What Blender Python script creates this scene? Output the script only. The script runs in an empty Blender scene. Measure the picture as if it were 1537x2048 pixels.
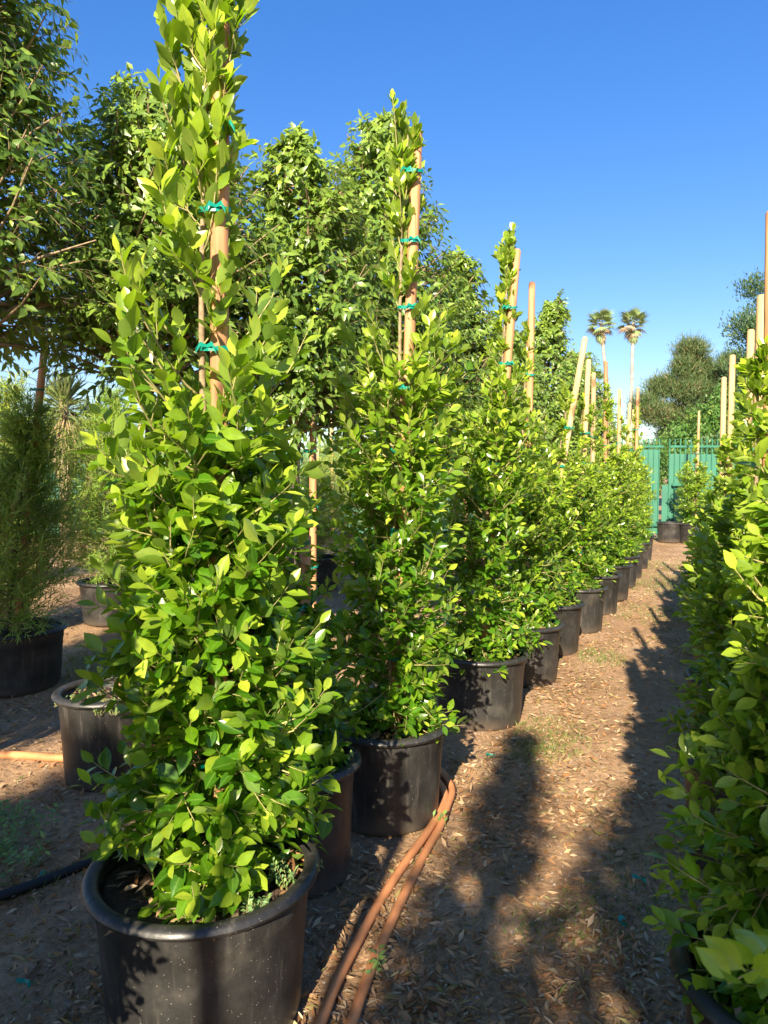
import bpy, math, random
import numpy as np
from mathutils import Matrix, Vector
PI = math.pi
S = bpy.context.scene
COL = S.collection
# ------------------------------------------------------------------ camera
PITCH = math.atan(81 / 1479)
cd = bpy.data.cameras.new('camera'); cam = bpy.data.objects.new('camera', cd); COL.objects.link(cam)
cam.location = (0, 0, 1.6); cam.rotation_euler = (PI / 2 - PITCH, 0, 0)
cd.sensor_fit = 'VERTICAL'; cd.sensor_height = 36; cd.lens = 26.0; cd.clip_start = .05; cd.clip_end = 900
cd.dof.use_dof = True; cd.dof.focus_distance = 3.2; cd.dof.aperture_fstop = 8
S.camera = cam
# ------------------------------------------------------------------ light
SUN_EL = math.radians(29); SUN_AZ = math.radians(193)      # azimuth from +Y towards +X
w = bpy.data.worlds.new('World'); S.world = w; w.use_nodes = True
nt = w.node_tree; sky = nt.nodes.new('ShaderNodeTexSky'); sky.sky_type = 'NISHITA'; sky.sun_disc = False
sky.sun_elevation = SUN_EL; sky.sun_rotation = SUN_AZ; sky.air_density = 1.0; sky.dust_density = .35; sky.ozone_density = 2.6
bg = nt.nodes['Background']; bg.inputs['Strength'].default_value = .122
hs = nt.nodes.new('ShaderNodeHueSaturation'); hs.inputs['Saturation'].default_value = 1.62; hs.inputs['Value'].default_value = 1.0; hs.inputs['Hue'].default_value = .518
gm = nt.nodes.new('ShaderNodeGamma'); gm.inputs[1].default_value = .7; nt.links.new(sky.outputs[0], gm.inputs[0]); nt.links.new(gm.outputs[0], hs.inputs['Color']); nt.links.new(hs.outputs[0], bg.inputs['Color'])
sd = bpy.data.lights.new('sun', 'SUN'); sun = bpy.data.objects.new('sun', sd); COL.objects.link(sun)
sd.energy = 5.0; sd.angle = math.radians(.55); sd.color = (1, .86, .66)
sv = Vector((math.sin(SUN_AZ) * math.cos(SUN_EL), math.cos(SUN_AZ) * math.cos(SUN_EL), math.sin(SUN_EL)))
sun.rotation_euler = sv.to_track_quat('Z', 'Y').to_euler(); sun.location = sv * 30
S.view_settings.view_transform = 'Standard'; S.view_settings.look = 'None'
S.view_settings.exposure = 1.52; S.view_settings.gamma = 1; S.view_settings.use_curve_mapping = False
S.render.engine = 'CYCLES'
S.cycles.max_bounces = 7; S.cycles.diffuse_bounces = 3; S.cycles.glossy_bounces = 2; S.cycles.transmission_bounces = 4

# ------------------------------------------------------------------ helpers
def tag(o, label=None, cat=None, group=None, kind=None):
    if label: o['label'] = label
    if cat: o['category'] = cat
    if group: o['group'] = group
    if kind: o['kind'] = kind
    return o
def empty(name, loc, label=None, cat=None, group=None, rz=0):
    o = bpy.data.objects.new(name, None); o.empty_display_size = .1; COL.objects.link(o)
    o.location = loc; o.rotation_euler = (0, 0, rz); return tag(o, label, cat, group)
def link(name, me, parent=None, kind=None):
    o = bpy.data.objects.new(name, me); COL.objects.link(o)
    if parent: o.parent = parent
    if kind: o['kind'] = kind
    return o
class MB:
    """collects quads / polys"""
    def __init__(s): s.v = []; s.f = []; s.n = 0; s.attr = {}
    def add(s, v, f):
        v = np.asarray(v, float).reshape(-1, 3); s.v.append(v)
        s.f += [tuple(i + s.n for i in q) for q in f]; s.n += len(v); return s
    def box(s, c, d, R=None):
        x, y, z = [q / 2 for q in d]
        v = np.array([(a, b, e) for a in (-x, x) for b in (-y, y) for e in (-z, z)])
        if R is not None: v = v @ np.array(R).T
        return s.add(v + np.array(c), [(0, 1, 3, 2), (4, 6, 7, 5), (0, 4, 5, 1), (2, 3, 7, 6), (0, 2, 6, 4), (1, 5, 7, 3)])
    def tube(s, P, r, n=8, cap=True):
        P = np.asarray(P, float); k = len(P); r = np.broadcast_to(np.asarray(r, float), (k,))
        T = np.gradient(P, axis=0); T /= np.linalg.norm(T, axis=1)[:, None] + 1e-9
        ref = np.array([0, 0, 1.]) if abs(T[:, 2]).mean() < .75 else np.array([1., 0, 0])
        A = np.cross(T, ref); A /= np.linalg.norm(A, axis=1)[:, None] + 1e-9; B = np.cross(T, A)
        th = np.linspace(0, 2 * PI, n, endpoint=False)
        V = P[:, None] + r[:, None, None] * (np.cos(th)[None, :, None] * A[:, None] + np.sin(th)[None, :, None] * B[:, None])
        f = [(i * n + j, i * n + (j + 1) % n, (i + 1) * n + (j + 1) % n, (i + 1) * n + j) for i in range(k - 1) for j in range(n)]
        if cap: f += [tuple(range(n - 1, -1, -1)), tuple((k - 1) * n + j for j in range(n))]
        return s.add(V.reshape(-1, 3), f)
    def lathe(s, prof, n=48, c=(0, 0, 0), wob=0, seed=0):
        prof = np.array(prof, float); th = np.linspace(0, 2 * PI, n, endpoint=False); k = len(prof)
        w_ = 1 + wob * (np.sin(2 * th + seed) + .5 * np.sin(3 * th + 2.1 * seed))
        V = np.stack([prof[:, 0][:, None] * (np.cos(th) * w_)[None], prof[:, 0][:, None] * (np.sin(th) * w_)[None], np.repeat(prof[:, 1][:, None], n, 1)], -1)
        f = [(i * n + j, i * n + (j + 1) % n, (i + 1) * n + (j + 1) % n, (i + 1) * n + j) for i in range(k - 1) for j in range(n)]
        return s.add(V.reshape(-1, 3) + np.array(c), f)
    def mesh(s, name, m, smooth=True):
        me = bpy.data.meshes.new(name); V = np.concatenate(s.v)
        me.from_pydata(V.tolist(), [], s.f); me.materials.append(m)
        if smooth: me.polygons.foreach_set('use_smooth', np.ones(len(me.polygons), bool))
        me.update(); return me
    def build(s, name, m, parent=None, smooth=True, kind=None):
        return link(name, s.mesh(name, m, smooth), parent, kind)
def raw_mesh(name, V, F, m, attrs=None, smooth=True):
    """V (n,3) float, F (m,4) int quads with -1 for tris"""
    me = bpy.data.meshes.new(name); F = np.asarray(F)
    tri = F[:, 3] < 0; cnt = np.where(tri, 3, 4); st = np.concatenate([[0], np.cumsum(cnt)[:-1]])
    loops = F.reshape(-1)[F.reshape(-1) >= 0]
    me.vertices.add(len(V)); me.vertices.foreach_set('co', np.ascontiguousarray(V, dtype=np.float32).ravel())
    me.loops.add(len(loops)); me.loops.foreach_set('vertex_index', loops.astype(np.int32))
    me.polygons.add(len(F)); me.polygons.foreach_set('loop_start', st.astype(np.int32))
    me.polygons.foreach_set('loop_total', cnt.astype(np.int32))
    if smooth: me.polygons.foreach_set('use_smooth', np.ones(len(F), bool))
    me.update(calc_edges=True)
    for k, a in (attrs or {}).items():
        at_ = me.attributes.new(k, 'FLOAT', 'POINT'); at_.data.foreach_set('value', np.ascontiguousarray(a, dtype=np.float32))
    me.materials.append(m); return me
def nz(v): return v / (np.linalg.norm(v, axis=-1, keepdims=True) + 1e-9)
# leaf templates: rows of (x, halfwidth, z), last row the tip
def tmpl(rows, fold=.22, strip=False):
    V, F, A = [], [], []
    for x, h in rows[:-1]:
        if strip: V += [(x, -h, 0), (x, h, 0)]; A += [1, 1]
        else: V += [(x, -h, fold * h), (x, 0, 0), (x, h, fold * h)]; A += [1, 0, 1]
    V.append((rows[-1][0], 0, 0)); A.append(0); t = len(V) - 1; k = 2 if strip else 3
    for i in range(len(rows) - 2):
        a = i * k; b = a + k
        for j in range(k - 1): F.append((a + j, b + j, b + j + 1, a + j + 1))
    a = (len(rows) - 2) * k
    for j in range(k - 1): F.append((a + j, t, a + j + 1, -1))
    return np.array(V, float), np.array(F), np.array(A, float)
T_NEAR = tmpl([(0, .03), (.1, .05), (.3, .37), (.52, .5), (.75, .37), (.9, .15), (1, 0)])
T_MID = tmpl([(0, .03), (.28, .4), (.65, .46), (1, 0)])
T_LOW = tmpl([(0, .04), (.5, .5), (1, 0)])
T_CAM = tmpl([(0, .03), (.12, .12), (.38, .5), (.7, .28), (.88, .07), (1, 0)], .15)
T_CAML = tmpl([(0, .05), (.4, .5), (.78, .2), (1, 0)], .15)
T_STRIP = tmpl([(0, .35), (.5, .5), (1, 0)], strip=True)
T_NEEDLE = tmpl([(0, .5), (1, 0)], strip=True)
def leaf_frames(D, N):
    X = nz(D); Y = nz(np.cross(N, X)); Z = np.cross(X, Y); return X, Y, Z
def leaves_mesh(name, P, D, N, L, W, curl, rnd, young, T, m):
    V0, F0, A0 = T; n = len(P); k = len(V0); X, Y, Z = leaf_frames(D, N)
    lx = V0[None, :, 0] * L[:, None]; ly = V0[None, :, 1] * W[:, None]
    lz = V0[None, :, 2] * W[:, None] - curl[:, None] * (V0[None, :, 0] ** 2) * L[:, None]
    V = P[:, None] + lx[..., None] * X[:, None] + ly[..., None] * Y[:, None] + lz[..., None] * Z[:, None]
    F = np.where(F0[None] >= 0, F0[None] + (np.arange(n) * k)[:, None, None], -1).reshape(-1, 4)
    return raw_mesh(name, V.reshape(-1, 3), F, m, {'rnd': np.repeat(rnd, k), 'young': np.repeat(young, k), 'acr': np.tile(A0, n), 'alo': np.tile(V0[:, 0], n)})
_single = {}
def single_leaf(T, key, m, curl, young):
    k = (key, curl, young)
    if k not in _single:
        _single[k] = leaves_mesh(key, np.zeros((1, 3)), np.array([[1., 0, 0]]), np.array([[0, 0, 1.]]), np.ones(1), np.ones(1),
                                 np.array([curl]), np.zeros(1), np.array([young]), T, m)
    return _single[k]
def leaf_objects(parent, P, D, N, L, W, curl, young, T, key, m):
    X, Y, Z = leaf_frames(D, N)
    for i in range(len(P)):
        cu = float(round(min(max(curl[i], -.1), .4) / .12) * .12); yo = float(round(young[i] * 4) / 4)
        o = bpy.data.objects.new('leaf', single_leaf(T, key, m, cu, yo)); COL.objects.link(o); o.parent = parent
        M = Matrix.Identity(4)
        for r in range(3):
            M[r][0] = X[i, r] * L[i]; M[r][1] = Y[i, r] * W[i]; M[r][2] = Z[i, r] * L[i] * .8; M[r][3] = P[i, r]
        o.matrix_basis = M
def tubes_mesh(name, P, r0, r1, m, n=3):
    """P (k, s, 3) many polylines of s points -> one mesh"""
    k, s_, _ = P.shape; T = np.gradient(P, axis=1); T = nz(T)
    ref = np.where(np.abs(T[..., 2:3]) < .8, np.array([0, 0, 1.]), np.array([1., 0, 0]))
    A = nz(np.cross(T, ref)); B = np.cross(T, A); th = np.linspace(0, 2 * PI, n, endpoint=False)
    t = np.linspace(0, 1, s_)[None]; R = (r0[:, None] * (1 - t) + r1[:, None] * t)[..., None, None]
    V = P[:, :, None] + R * (np.cos(th)[:, None] * A[:, :, None] + np.sin(th)[:, None] * B[:, :, None])
    base = np.array([(i * n + j, i * n + (j + 1) % n, (i + 1) * n + (j + 1) % n, (i + 1) * n + j) for i in range(s_ - 1) for j in range(n)])
    F = (base[None] + (np.arange(k) * s_ * n)[:, None, None]).reshape(-1, 4)
    return raw_mesh(name, V.reshape(-1, 3), F, m)

# ------------------------------------------------------------------ materials
def newmat(name):
    m = bpy.data.materials.new(name); m.use_nodes = True; t = m.node_tree
    return m, t, t.nodes['Principled BSDF'], t.nodes['Material Output']
def N_(t, typ, **kw):
    n = t.nodes.new(typ)
    for k, v in kw.items():
        if k in n.inputs: n.inputs[k].default_value = v
        else: setattr(n, k, v)
    return n
def ramp(t, fac, stops, interp='LINEAR'):
    r = t.nodes.new('ShaderNodeValToRGB'); r.color_ramp.interpolation = interp
    while len(r.color_ramp.elements) < len(stops): r.color_ramp.elements.new(.5)
    for e, (p, c) in zip(r.color_ramp.elements, stops): e.position = p; e.color = (*c, 1)
    t.links.new(fac, r.inputs[0]); return r.outputs[0]
def mixc(t, fac, a, b, mode='MIX'):
    n = t.nodes.new('ShaderNodeMix'); n.data_type = 'RGBA'; n.blend_type = mode
    for k, v in ((0, fac), (6, a), (7, b)):
        if hasattr(v, 'is_output'): t.links.new(v, n.inputs[k])
        else: n.inputs[k].default_value = v if k == 0 else (*v, 1)
    return n.outputs[2]
def leafmat(name, cols, young, trans, tmix=.35, rough=.35, rib=(.25, .34, .12), ribf=.45, spec=.5):
    m, t, b, out = newmat(name); L = t.links.new
    a = N_(t, 'ShaderNodeAttribute', attribute_name='rnd'); y = N_(t, 'ShaderNodeAttribute', attribute_name='young')
    c = N_(t, 'ShaderNodeAttribute', attribute_name='acr'); oi = N_(t, 'ShaderNodeObjectInfo')
    s_ = N_(t, 'ShaderNodeMath', operation='ADD'); L(a.outputs['Fac'], s_.inputs[0]); L(oi.outputs['Random'], s_.inputs[1])
    fr = N_(t, 'ShaderNodeMath', operation='FRACT'); L(s_.outputs[0], fr.inputs[0])
    base = ramp(t, fr.outputs[0], [(i / (len(cols) - 1), k) for i, k in enumerate(cols)])
    base = mixc(t, y.outputs['Fac'], base, young)
    ribm = ramp(t, c.outputs['Fac'], [(0, (1, 1, 1)), (.09, (.7, .7, .7)), (.16, (0, 0, 0))])
    rb = N_(t, 'ShaderNodeMath', operation='MULTIPLY'); rb.inputs[1].default_value = ribf; L(ribm, rb.inputs[0])
    base = mixc(t, rb.outputs[0], base, rib)
    if ribf > .35:
        al = N_(t, 'ShaderNodeAttribute', attribute_name='alo')
        m1 = N_(t, 'ShaderNodeMath', operation='MULTIPLY_ADD'); m1.inputs[1].default_value = -.16; L(c.outputs['Fac'], m1.inputs[0]); L(al.outputs['Fac'], m1.inputs[2])
        m2 = N_(t, 'ShaderNodeMath', operation='MULTIPLY'); m2.inputs[1].default_value = 9.; L(m1.outputs[0], m2.inputs[0])
        m3 = N_(t, 'ShaderNodeMath', operation='PINGPONG'); m3.inputs[1].default_value = .5; L(m2.outputs[0], m3.inputs[0])
        vn = ramp(t, m3.outputs[0], [(0, (.22, .22, .22)), (.09, (0, 0, 0))]); base = mixc(t, vn, base, rib)
        g0 = N_(t, 'ShaderNodeNewGeometry'); ns = N_(t, 'ShaderNodeTexNoise', Scale=38.0, Detail=3.0); L(g0.outputs['Position'], ns.inputs['Vector'])
        sh = ramp(t, ns.outputs[0], [(.3, (.72, .72, .72)), (.62, (1.12, 1.12, 1.12))]); base = mixc(t, .6, base, sh, 'MULTIPLY')
        bs = ramp(t, ns.outputs[0], [(.735, (0, 0, 0)), (.76, (.8, .8, .8))]); base = mixc(t, bs, base, (.2, .13, .04))
    geo = N_(t, 'ShaderNodeNewGeometry')
    bk = N_(t, 'ShaderNodeMath', operation='MULTIPLY'); bk.inputs[1].default_value = .45; L(geo.outputs['Backfacing'], bk.inputs[0])
    base = mixc(t, bk.outputs[0], base, (.16, .22, .07))
    L(base, b.inputs['Base Color']); b.inputs['Roughness'].default_value = rough; b.inputs['Specular IOR Level'].default_value = spec
    tr = N_(t, 'ShaderNodeBsdfTranslucent'); tc = mixc(t, y.outputs['Fac'], trans, (min(1, trans[0] * 1.6), min(1, trans[1] * 1.3), trans[2]))
    L(tc, tr.inputs['Color'])
    mx = N_(t, 'ShaderNodeMixShader'); mx.inputs[0].default_value = tmix
    L(b.outputs[0], mx.inputs[1]); L(tr.outputs[0], mx.inputs[2]); L(mx.outputs[0], out.inputs[0]); return m
def solid(name, col, rough=.6, spec=.5, metal=0, noise=0, scale=30, bump=0):
    m, t, b, out = newmat(name)
    b.inputs['Roughness'].default_value = rough; b.inputs['Specular IOR Level'].default_value = spec; b.inputs['Metallic'].default_value = metal
    if noise:
        tc = N_(t, 'ShaderNodeTexCoord'); n = N_(t, 'ShaderNodeTexNoise', Scale=scale, Detail=5.0); t.links.new(tc.outputs['Object'], n.inputs['Vector'])
        r = ramp(t, n.outputs[0], [(.3, tuple(c * (1 - noise) for c in col)), (.7, tuple(min(1, c * (1 + noise)) for c in col))])
        t.links.new(r, b.inputs['Base Color'])
        if bump:
            bp = N_(t, 'ShaderNodeBump', Strength=bump, Distance=.01); t.links.new(n.outputs[0], bp.inputs['Height']); t.links.new(bp.outputs[0], b.inputs['Normal'])
    else: b.inputs['Base Color'].default_value = (*col, 1)
    return m
M = {}
M['ficus'] = leafmat('ficus_leaf', [(.016, .066, .004), (.045, .135, .005), (.11, .235, .006), (.026, .09, .005), (.075, .19, .006), (.034, .108, .005)], (.48, .58, .05), (.33, .62, .012), .32, .27, rib=(.16, .3, .05), spec=.42)
M['camphor'] = leafmat('camphor_leaf', [(.045, .10, .016), (.08, .16, .02), (.125, .225, .028), (.06, .125, .018)], (.33, .46, .06), (.34, .52, .04), .3, .36)
M['feather'] = leafmat('feather_leaf', [(.12, .26, .035), (.19, .35, .045), (.27, .42, .06)], (.45, .55, .08), (.38, .52, .06), .4, .5, ribf=0)
M['pine'] = leafmat('pine_needle', [(.045, .10, .03), (.07, .13, .035), (.1, .15, .045)], (.2, .15, .07), (.1, .15, .04), .2, .6, ribf=0)
M['dark_tree'] = leafmat('dark_leaf', [(.03, .07, .03), (.05, .11, .04), (.06, .13, .05)], (.13, .2, .07), (.1, .2, .05), .25, .4, ribf=0)
M['green_tree'] = leafmat('bright_leaf', [(.06, .14, .025), (.09, .2, .03), (.11, .23, .04)], (.22, .3, .05), (.16, .34, .04), .3, .5, ribf=0)
M['litter'] = leafmat('dry_leaf', [(.38, .21, .09), (.25, .12, .05), (.46, .31, .17), (.13, .065, .03), (.36, .17, .06), (.52, .4, .25), (.26, .16, .08)], (.16, .2, .05), (.3, .16, .05), .12, .6, rib=(.4, .3, .18), ribf=.3, spec=.3)
M['grass'] = leafmat('grass_blade', [(.08, .16, .03), (.13, .2, .04), (.25, .23, .08)], (.3, .25, .1), (.2, .3, .05), .3, .5, ribf=0)
M['weed'] = leafmat('weed_leaf', [(.12, .22, .09), (.18, .3, .13)], (.35, .5, .06), (.2, .4, .08), .3, .6, ribf=.2)
M['yucca'] = leafmat('yucca_leaf', [(.08, .13, .05), (.13, .19, .06), (.2, .23, .08)], (.36, .25, .13), (.15, .2, .05), .12, .5, ribf=.2)
M['palm'] = leafmat('palm_frond', [(.22, .32, .12), (.28, .38, .15)], (.46, .33, .22), (.12, .18, .05), .12, .5, ribf=.2)
def pot_mat():
    m, t, b, out = newmat('black_pot_plastic'); L = t.links.new
    tc = N_(t, 'ShaderNodeTexCoord'); oi = N_(t, 'ShaderNodeObjectInfo')
    ad = N_(t, 'ShaderNodeVectorMath', operation='ADD'); sc = N_(t, 'ShaderNodeVectorMath', operation='SCALE'); sc.inputs['Scale'].default_value = 7
    L(oi.outputs['Location'], sc.inputs[0]); L(tc.outputs['Object'], ad.inputs[0]); L(sc.outputs[0], ad.inputs[1]); v = ad.outputs[0]
    n1 = N_(t, 'ShaderNodeTexNoise', Scale=5.0, Detail=6.0, Roughness=.65); L(v, n1.inputs['Vector'])
    base = ramp(t, n1.outputs[0], [(.32, (.012, .012, .012)), (.55, (.03, .029, .027)), (.72, (.07, .064, .054))])
    vo = N_(t, 'ShaderNodeTexVoronoi', Scale=75.0); L(v, vo.inputs['Vector'])
    n2 = N_(t, 'ShaderNodeTexNoise', Scale=60.0, Detail=2.0); L(v, n2.inputs['Vector'])
    sp = ramp(t, vo.outputs['Distance'], [(.07, (.8, .8, .8)), (.14, (0, 0, 0))])
    msk = ramp(t, n2.outputs[0], [(.44, (0, 0, 0)), (.56, (1, 1, 1))])
    f = N_(t, 'ShaderNodeMath', operation='MULTIPLY'); L(sp, f.inputs[0]); L(msk, f.inputs[1])
    base = mixc(t, f.outputs[0], base, (.3, .27, .22))
    mp = N_(t, 'ShaderNodeMapping'); mp.inputs['Scale'].default_value = (9, 9, .9); L(v, mp.inputs['Vector'])   # drips
    n3 = N_(t, 'ShaderNodeTexNoise', Scale=4.0, Detail=4.0); L(mp.outputs[0], n3.inputs['Vector'])
    dr = ramp(t, n3.outputs[0], [(.56, (0, 0, 0)), (.74, (.5, .5, .5))]); base = mixc(t, dr, base, (.11, .1, .085))
    sz = N_(t, 'ShaderNodeSeparateXYZ'); L(tc.outputs['Object'], sz.inputs[0])
    za = N_(t, 'ShaderNodeMath', operation='MULTIPLY_ADD'); za.inputs[1].default_value = .25; L(n1.outputs[0], za.inputs[0]); L(sz.outputs['Z'], za.inputs[2])
    du = ramp(t, za.outputs[0], [(.12, (.8, .8, .8)), (.22, (0, 0, 0))]); base = mixc(t, du, base, (.10, .078, .058))
    L(base, b.inputs['Base Color']); b.inputs['Specular IOR Level'].default_value = .55
    rr = N_(t, 'ShaderNodeMapRange'); rr.inputs['To Min'].default_value = .3; rr.inputs['To Max'].default_value = .58; L(n1.outputs[0], rr.inputs[0]); L(rr.outputs[0], b.inputs['Roughness'])
    bp = N_(t, 'ShaderNodeBump', Strength=.25, Distance=.004); L(n2.outputs[0], bp.inputs['Height']); L(bp.outputs[0], b.inputs['Normal']); return m
M['pot'] = pot_mat()
def wood_mat(name, c0, c1, c2):
    m, t, b, out = newmat(name); L = t.links.new
    tc = N_(t, 'ShaderNodeTexCoord'); mp = N_(t, 'ShaderNodeMapping'); mp.inputs['Scale'].default_value = (60, 60, 3.2); L(tc.outputs['Object'], mp.inputs['Vector'])
    oi = N_(t, 'ShaderNodeObjectInfo'); ml = N_(t, 'ShaderNodeMath', operation='MULTIPLY'); ml.inputs[1].default_value = 40; L(oi.outputs['Random'], ml.inputs[0])
    cb = N_(t, 'ShaderNodeCombineXYZ'); L(ml.outputs[0], cb.inputs[2]); L(cb.outputs[0], mp.inputs['Location'])
    n1 = N_(t, 'ShaderNodeTexNoise', Scale=1.0, Detail=6.0, Roughness=.6); L(mp.outputs[0], n1.inputs['Vector'])
    c = ramp(t, n1.outputs[0], [(.3, c0), (.5, c1), (.72, c2)])
    vo = N_(t, 'ShaderNodeTexVoronoi', Scale=1.0); mp2 = N_(t, 'ShaderNodeMapping'); mp2.inputs['Scale'].default_value = (9, 9, 3.5); L(tc.outputs['Object'], mp2.inputs['Vector']); L(cb.outputs[0], mp2.inputs['Location']); L(mp2.outputs[0], vo.inputs['Vector'])
    k = ramp(t, vo.outputs['Distance'], [(.16, (.9, .9, .9)), (.27, (0, 0, 0))]); c = mixc(t, k, c, tuple(q * .45 for q in c0))
    hv = N_(t, 'ShaderNodeHueSaturation'); mr = N_(t, 'ShaderNodeMapRange'); mr.inputs['To Min'].default_value = .78; mr.inputs['To Max'].default_value = 1.15
    L(oi.outputs['Random'], mr.inputs[0]); L(mr.outputs[0], hv.inputs['Value']); L(c, hv.inputs['Color'])
    L(hv.outputs[0], b.inputs['Base Color']); b.inputs['Roughness'].default_value = .75
    bp = N_(t, 'ShaderNodeBump', Strength=.35, Distance=.003); L(n1.outputs[0], bp.inputs['Height']); L(bp.outputs[0], b.inputs['Normal']); return m
M['stake'] = wood_mat('stake_wood', (.28, .12, .05), (.46, .23, .10), (.58, .34, .17))
M['pale_wood'] = wood_mat('pale_stake_wood', (.4, .25, .10), (.58, .39, .18), (.68, .5, .27))
M['board'] = wood_mat('box_wood', (.2, .11, .07), (.33, .2, .12), (.42, .28, .18))
M['bark'] = solid('tan_bark', (.26, .19, .11), .8, noise=.4, scale=40, bump=.5)
M['twig'] = solid('twig_bark', (.3, .27, .1), .7, noise=.3, scale=20)
M['darkbark'] = solid('dark_bark', (.05, .04, .03), .85, noise=.4, scale=30, bump=.5)
M['palmbark'] = solid('palm_bark', (.34, .29, .25), .85, noise=.25, scale=3)
M['tie'] = solid('green_tape', (.0, .22, .16), .35)
M['blacktie'] = solid('black_tie', (.012, .012, .012), .5)
M['soil'] = solid('potting_soil', (.055, .032, .018), .95, noise=.6, scale=45, bump=1)
M['wetsoil'] = solid('wet_soil', (.012, .01, .008), .25, noise=.5, scale=45, bump=.6)
M['hose'] = solid('orange_hose', (.52, .22, .09), .6, spec=.3, noise=.28, scale=9, bump=.15)
M['blackhose'] = solid('black_hose', (.012, .012, .012), .45, noise=.3, scale=12)
M['steel'] = solid('green_steel', (.025, .15, .095), .5, noise=.2, scale=4)
M['sheet'] = solid('green_sheet', (.04, .165, .108), .55, noise=.18, scale=1.5)
M['white'] = solid('sign_white', (.62, .6, .56), .6, noise=.2, scale=2)
M['wire'] = solid('wire', (.04, .04, .045), .6)
M['stone'] = solid('pebble', (.34, .29, .24), .9, noise=.4, scale=3)
def ground_mat():
    m, t, b, out = newmat('dirt'); L = t.links.new
    g = N_(t, 'ShaderNodeNewGeometry'); v = g.outputs['Position']
    n1 = N_(t, 'ShaderNodeTexNoise', Scale=1.1, Detail=7.0, Roughness=.6); L(v, n1.inputs['Vector'])
    n2 = N_(t, 'ShaderNodeTexNoise', Scale=26.0, Detail=8.0, Roughness=.72); L(v, n2.inputs['Vector'])
    n3 = N_(t, 'ShaderNodeTexNoise', Scale=160.0, Detail=4.0, Roughness=.7); L(v, n3.inputs['Vector'])
    a = ramp(t, n1.outputs[0], [(.3, (.26, .16, .09)), (.5, (.42, .275, .16)), (.7, (.57, .40, .25))])
    c = ramp(t, n2.outputs[0], [(.28, (.3, .3, .3)), (.5, (.9, .86, .8)), (.72, (1.35, 1.25, 1.15))])
    a = mixc(t, .8, a, c, 'MULTIPLY')
    d = ramp(t, n3.outputs[0], [(.35, (.55, .5, .45)), (.5, (1, 1, 1)), (.7, (1.5, 1.45, 1.35))]); a = mixc(t, .55, a, d, 'MULTIPLY')
    vo = N_(t, 'ShaderNodeTexVoronoi', Scale=70.0); L(v, vo.inputs['Vector'])
    st = ramp(t, vo.outputs['Distance'], [(.16, (.5, .5, .5)), (.24, (0, 0, 0))]); a = mixc(t, st, a, (.38, .33, .28))
    L(a, b.inputs['Base Color']); b.inputs['Roughness'].default_value = .95; b.inputs['Specular IOR Level'].default_value = .2
    s1 = N_(t, 'ShaderNodeMath', operation='MULTIPLY_ADD'); s1.inputs[1].default_value = .35; L(n3.outputs[0], s1.inputs[0]); L(n2.outputs[0], s1.inputs[2])
    bp = N_(t, 'ShaderNodeBump', Strength=.9, Distance=.02); L(s1.outputs[0], bp.inputs['Height']); L(bp.outputs[0], b.inputs['Normal']); return m
M['ground'] = ground_mat()

# ------------------------------------------------------------------ ground
def gz(x, y):
    x = np.asarray(x, float); y = np.asarray(y, float)
    return .012 * np.sin(2.3 * x + 1.1 * y) * np.cos(1.7 * y - x) + .006 * np.sin(6.1 * x + 2) * np.sin(5.3 * y) + .003 * np.sin(17 * x + 5 * y) * np.sin(13 * y - 4 * x)
nx, ny = 230, 300
gx = np.linspace(-6, 9, nx); gy = np.linspace(-4, 18.5, ny); GX, GY = np.meshgrid(gx, gy)
edge = np.clip(np.minimum.reduce([GX + 6, 9 - GX, GY + 4, 18.5 - GY]) / 1.0, 0, 1)
GZ = gz(GX, GY) * edge
V = np.stack([GX, GY, GZ], -1).reshape(-1, 3)
ii, jj = np.meshgrid(np.arange(nx - 1), np.arange(ny - 1)); a = (jj * nx + ii).ravel(); F = np.stack([a, a + 1, a + nx + 1, a + nx], 1)
o0 = len(V)
far = np.array([(-400, -400, 0), (400, -400, 0), (400, 700, 0), (-400, 700, 0), (-6, -4, 0), (9, -4, 0), (9, 18.5, 0), (-6, 18.5, 0)], float)
V = np.concatenate([V, far]); q = o0
F = np.concatenate([F, np.array([(q, q + 1, q + 5, q + 4), (q + 1, q + 2, q + 6, q + 5), (q + 2, q + 3, q + 7, q + 6), (q + 3, q, q + 4, q + 7)])])
ground = link('ground', raw_mesh('ground', V, F, M['ground'])); tag(ground, kind='structure', label='brown dirt ground with fallen leaves and tyre worn path')

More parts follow.
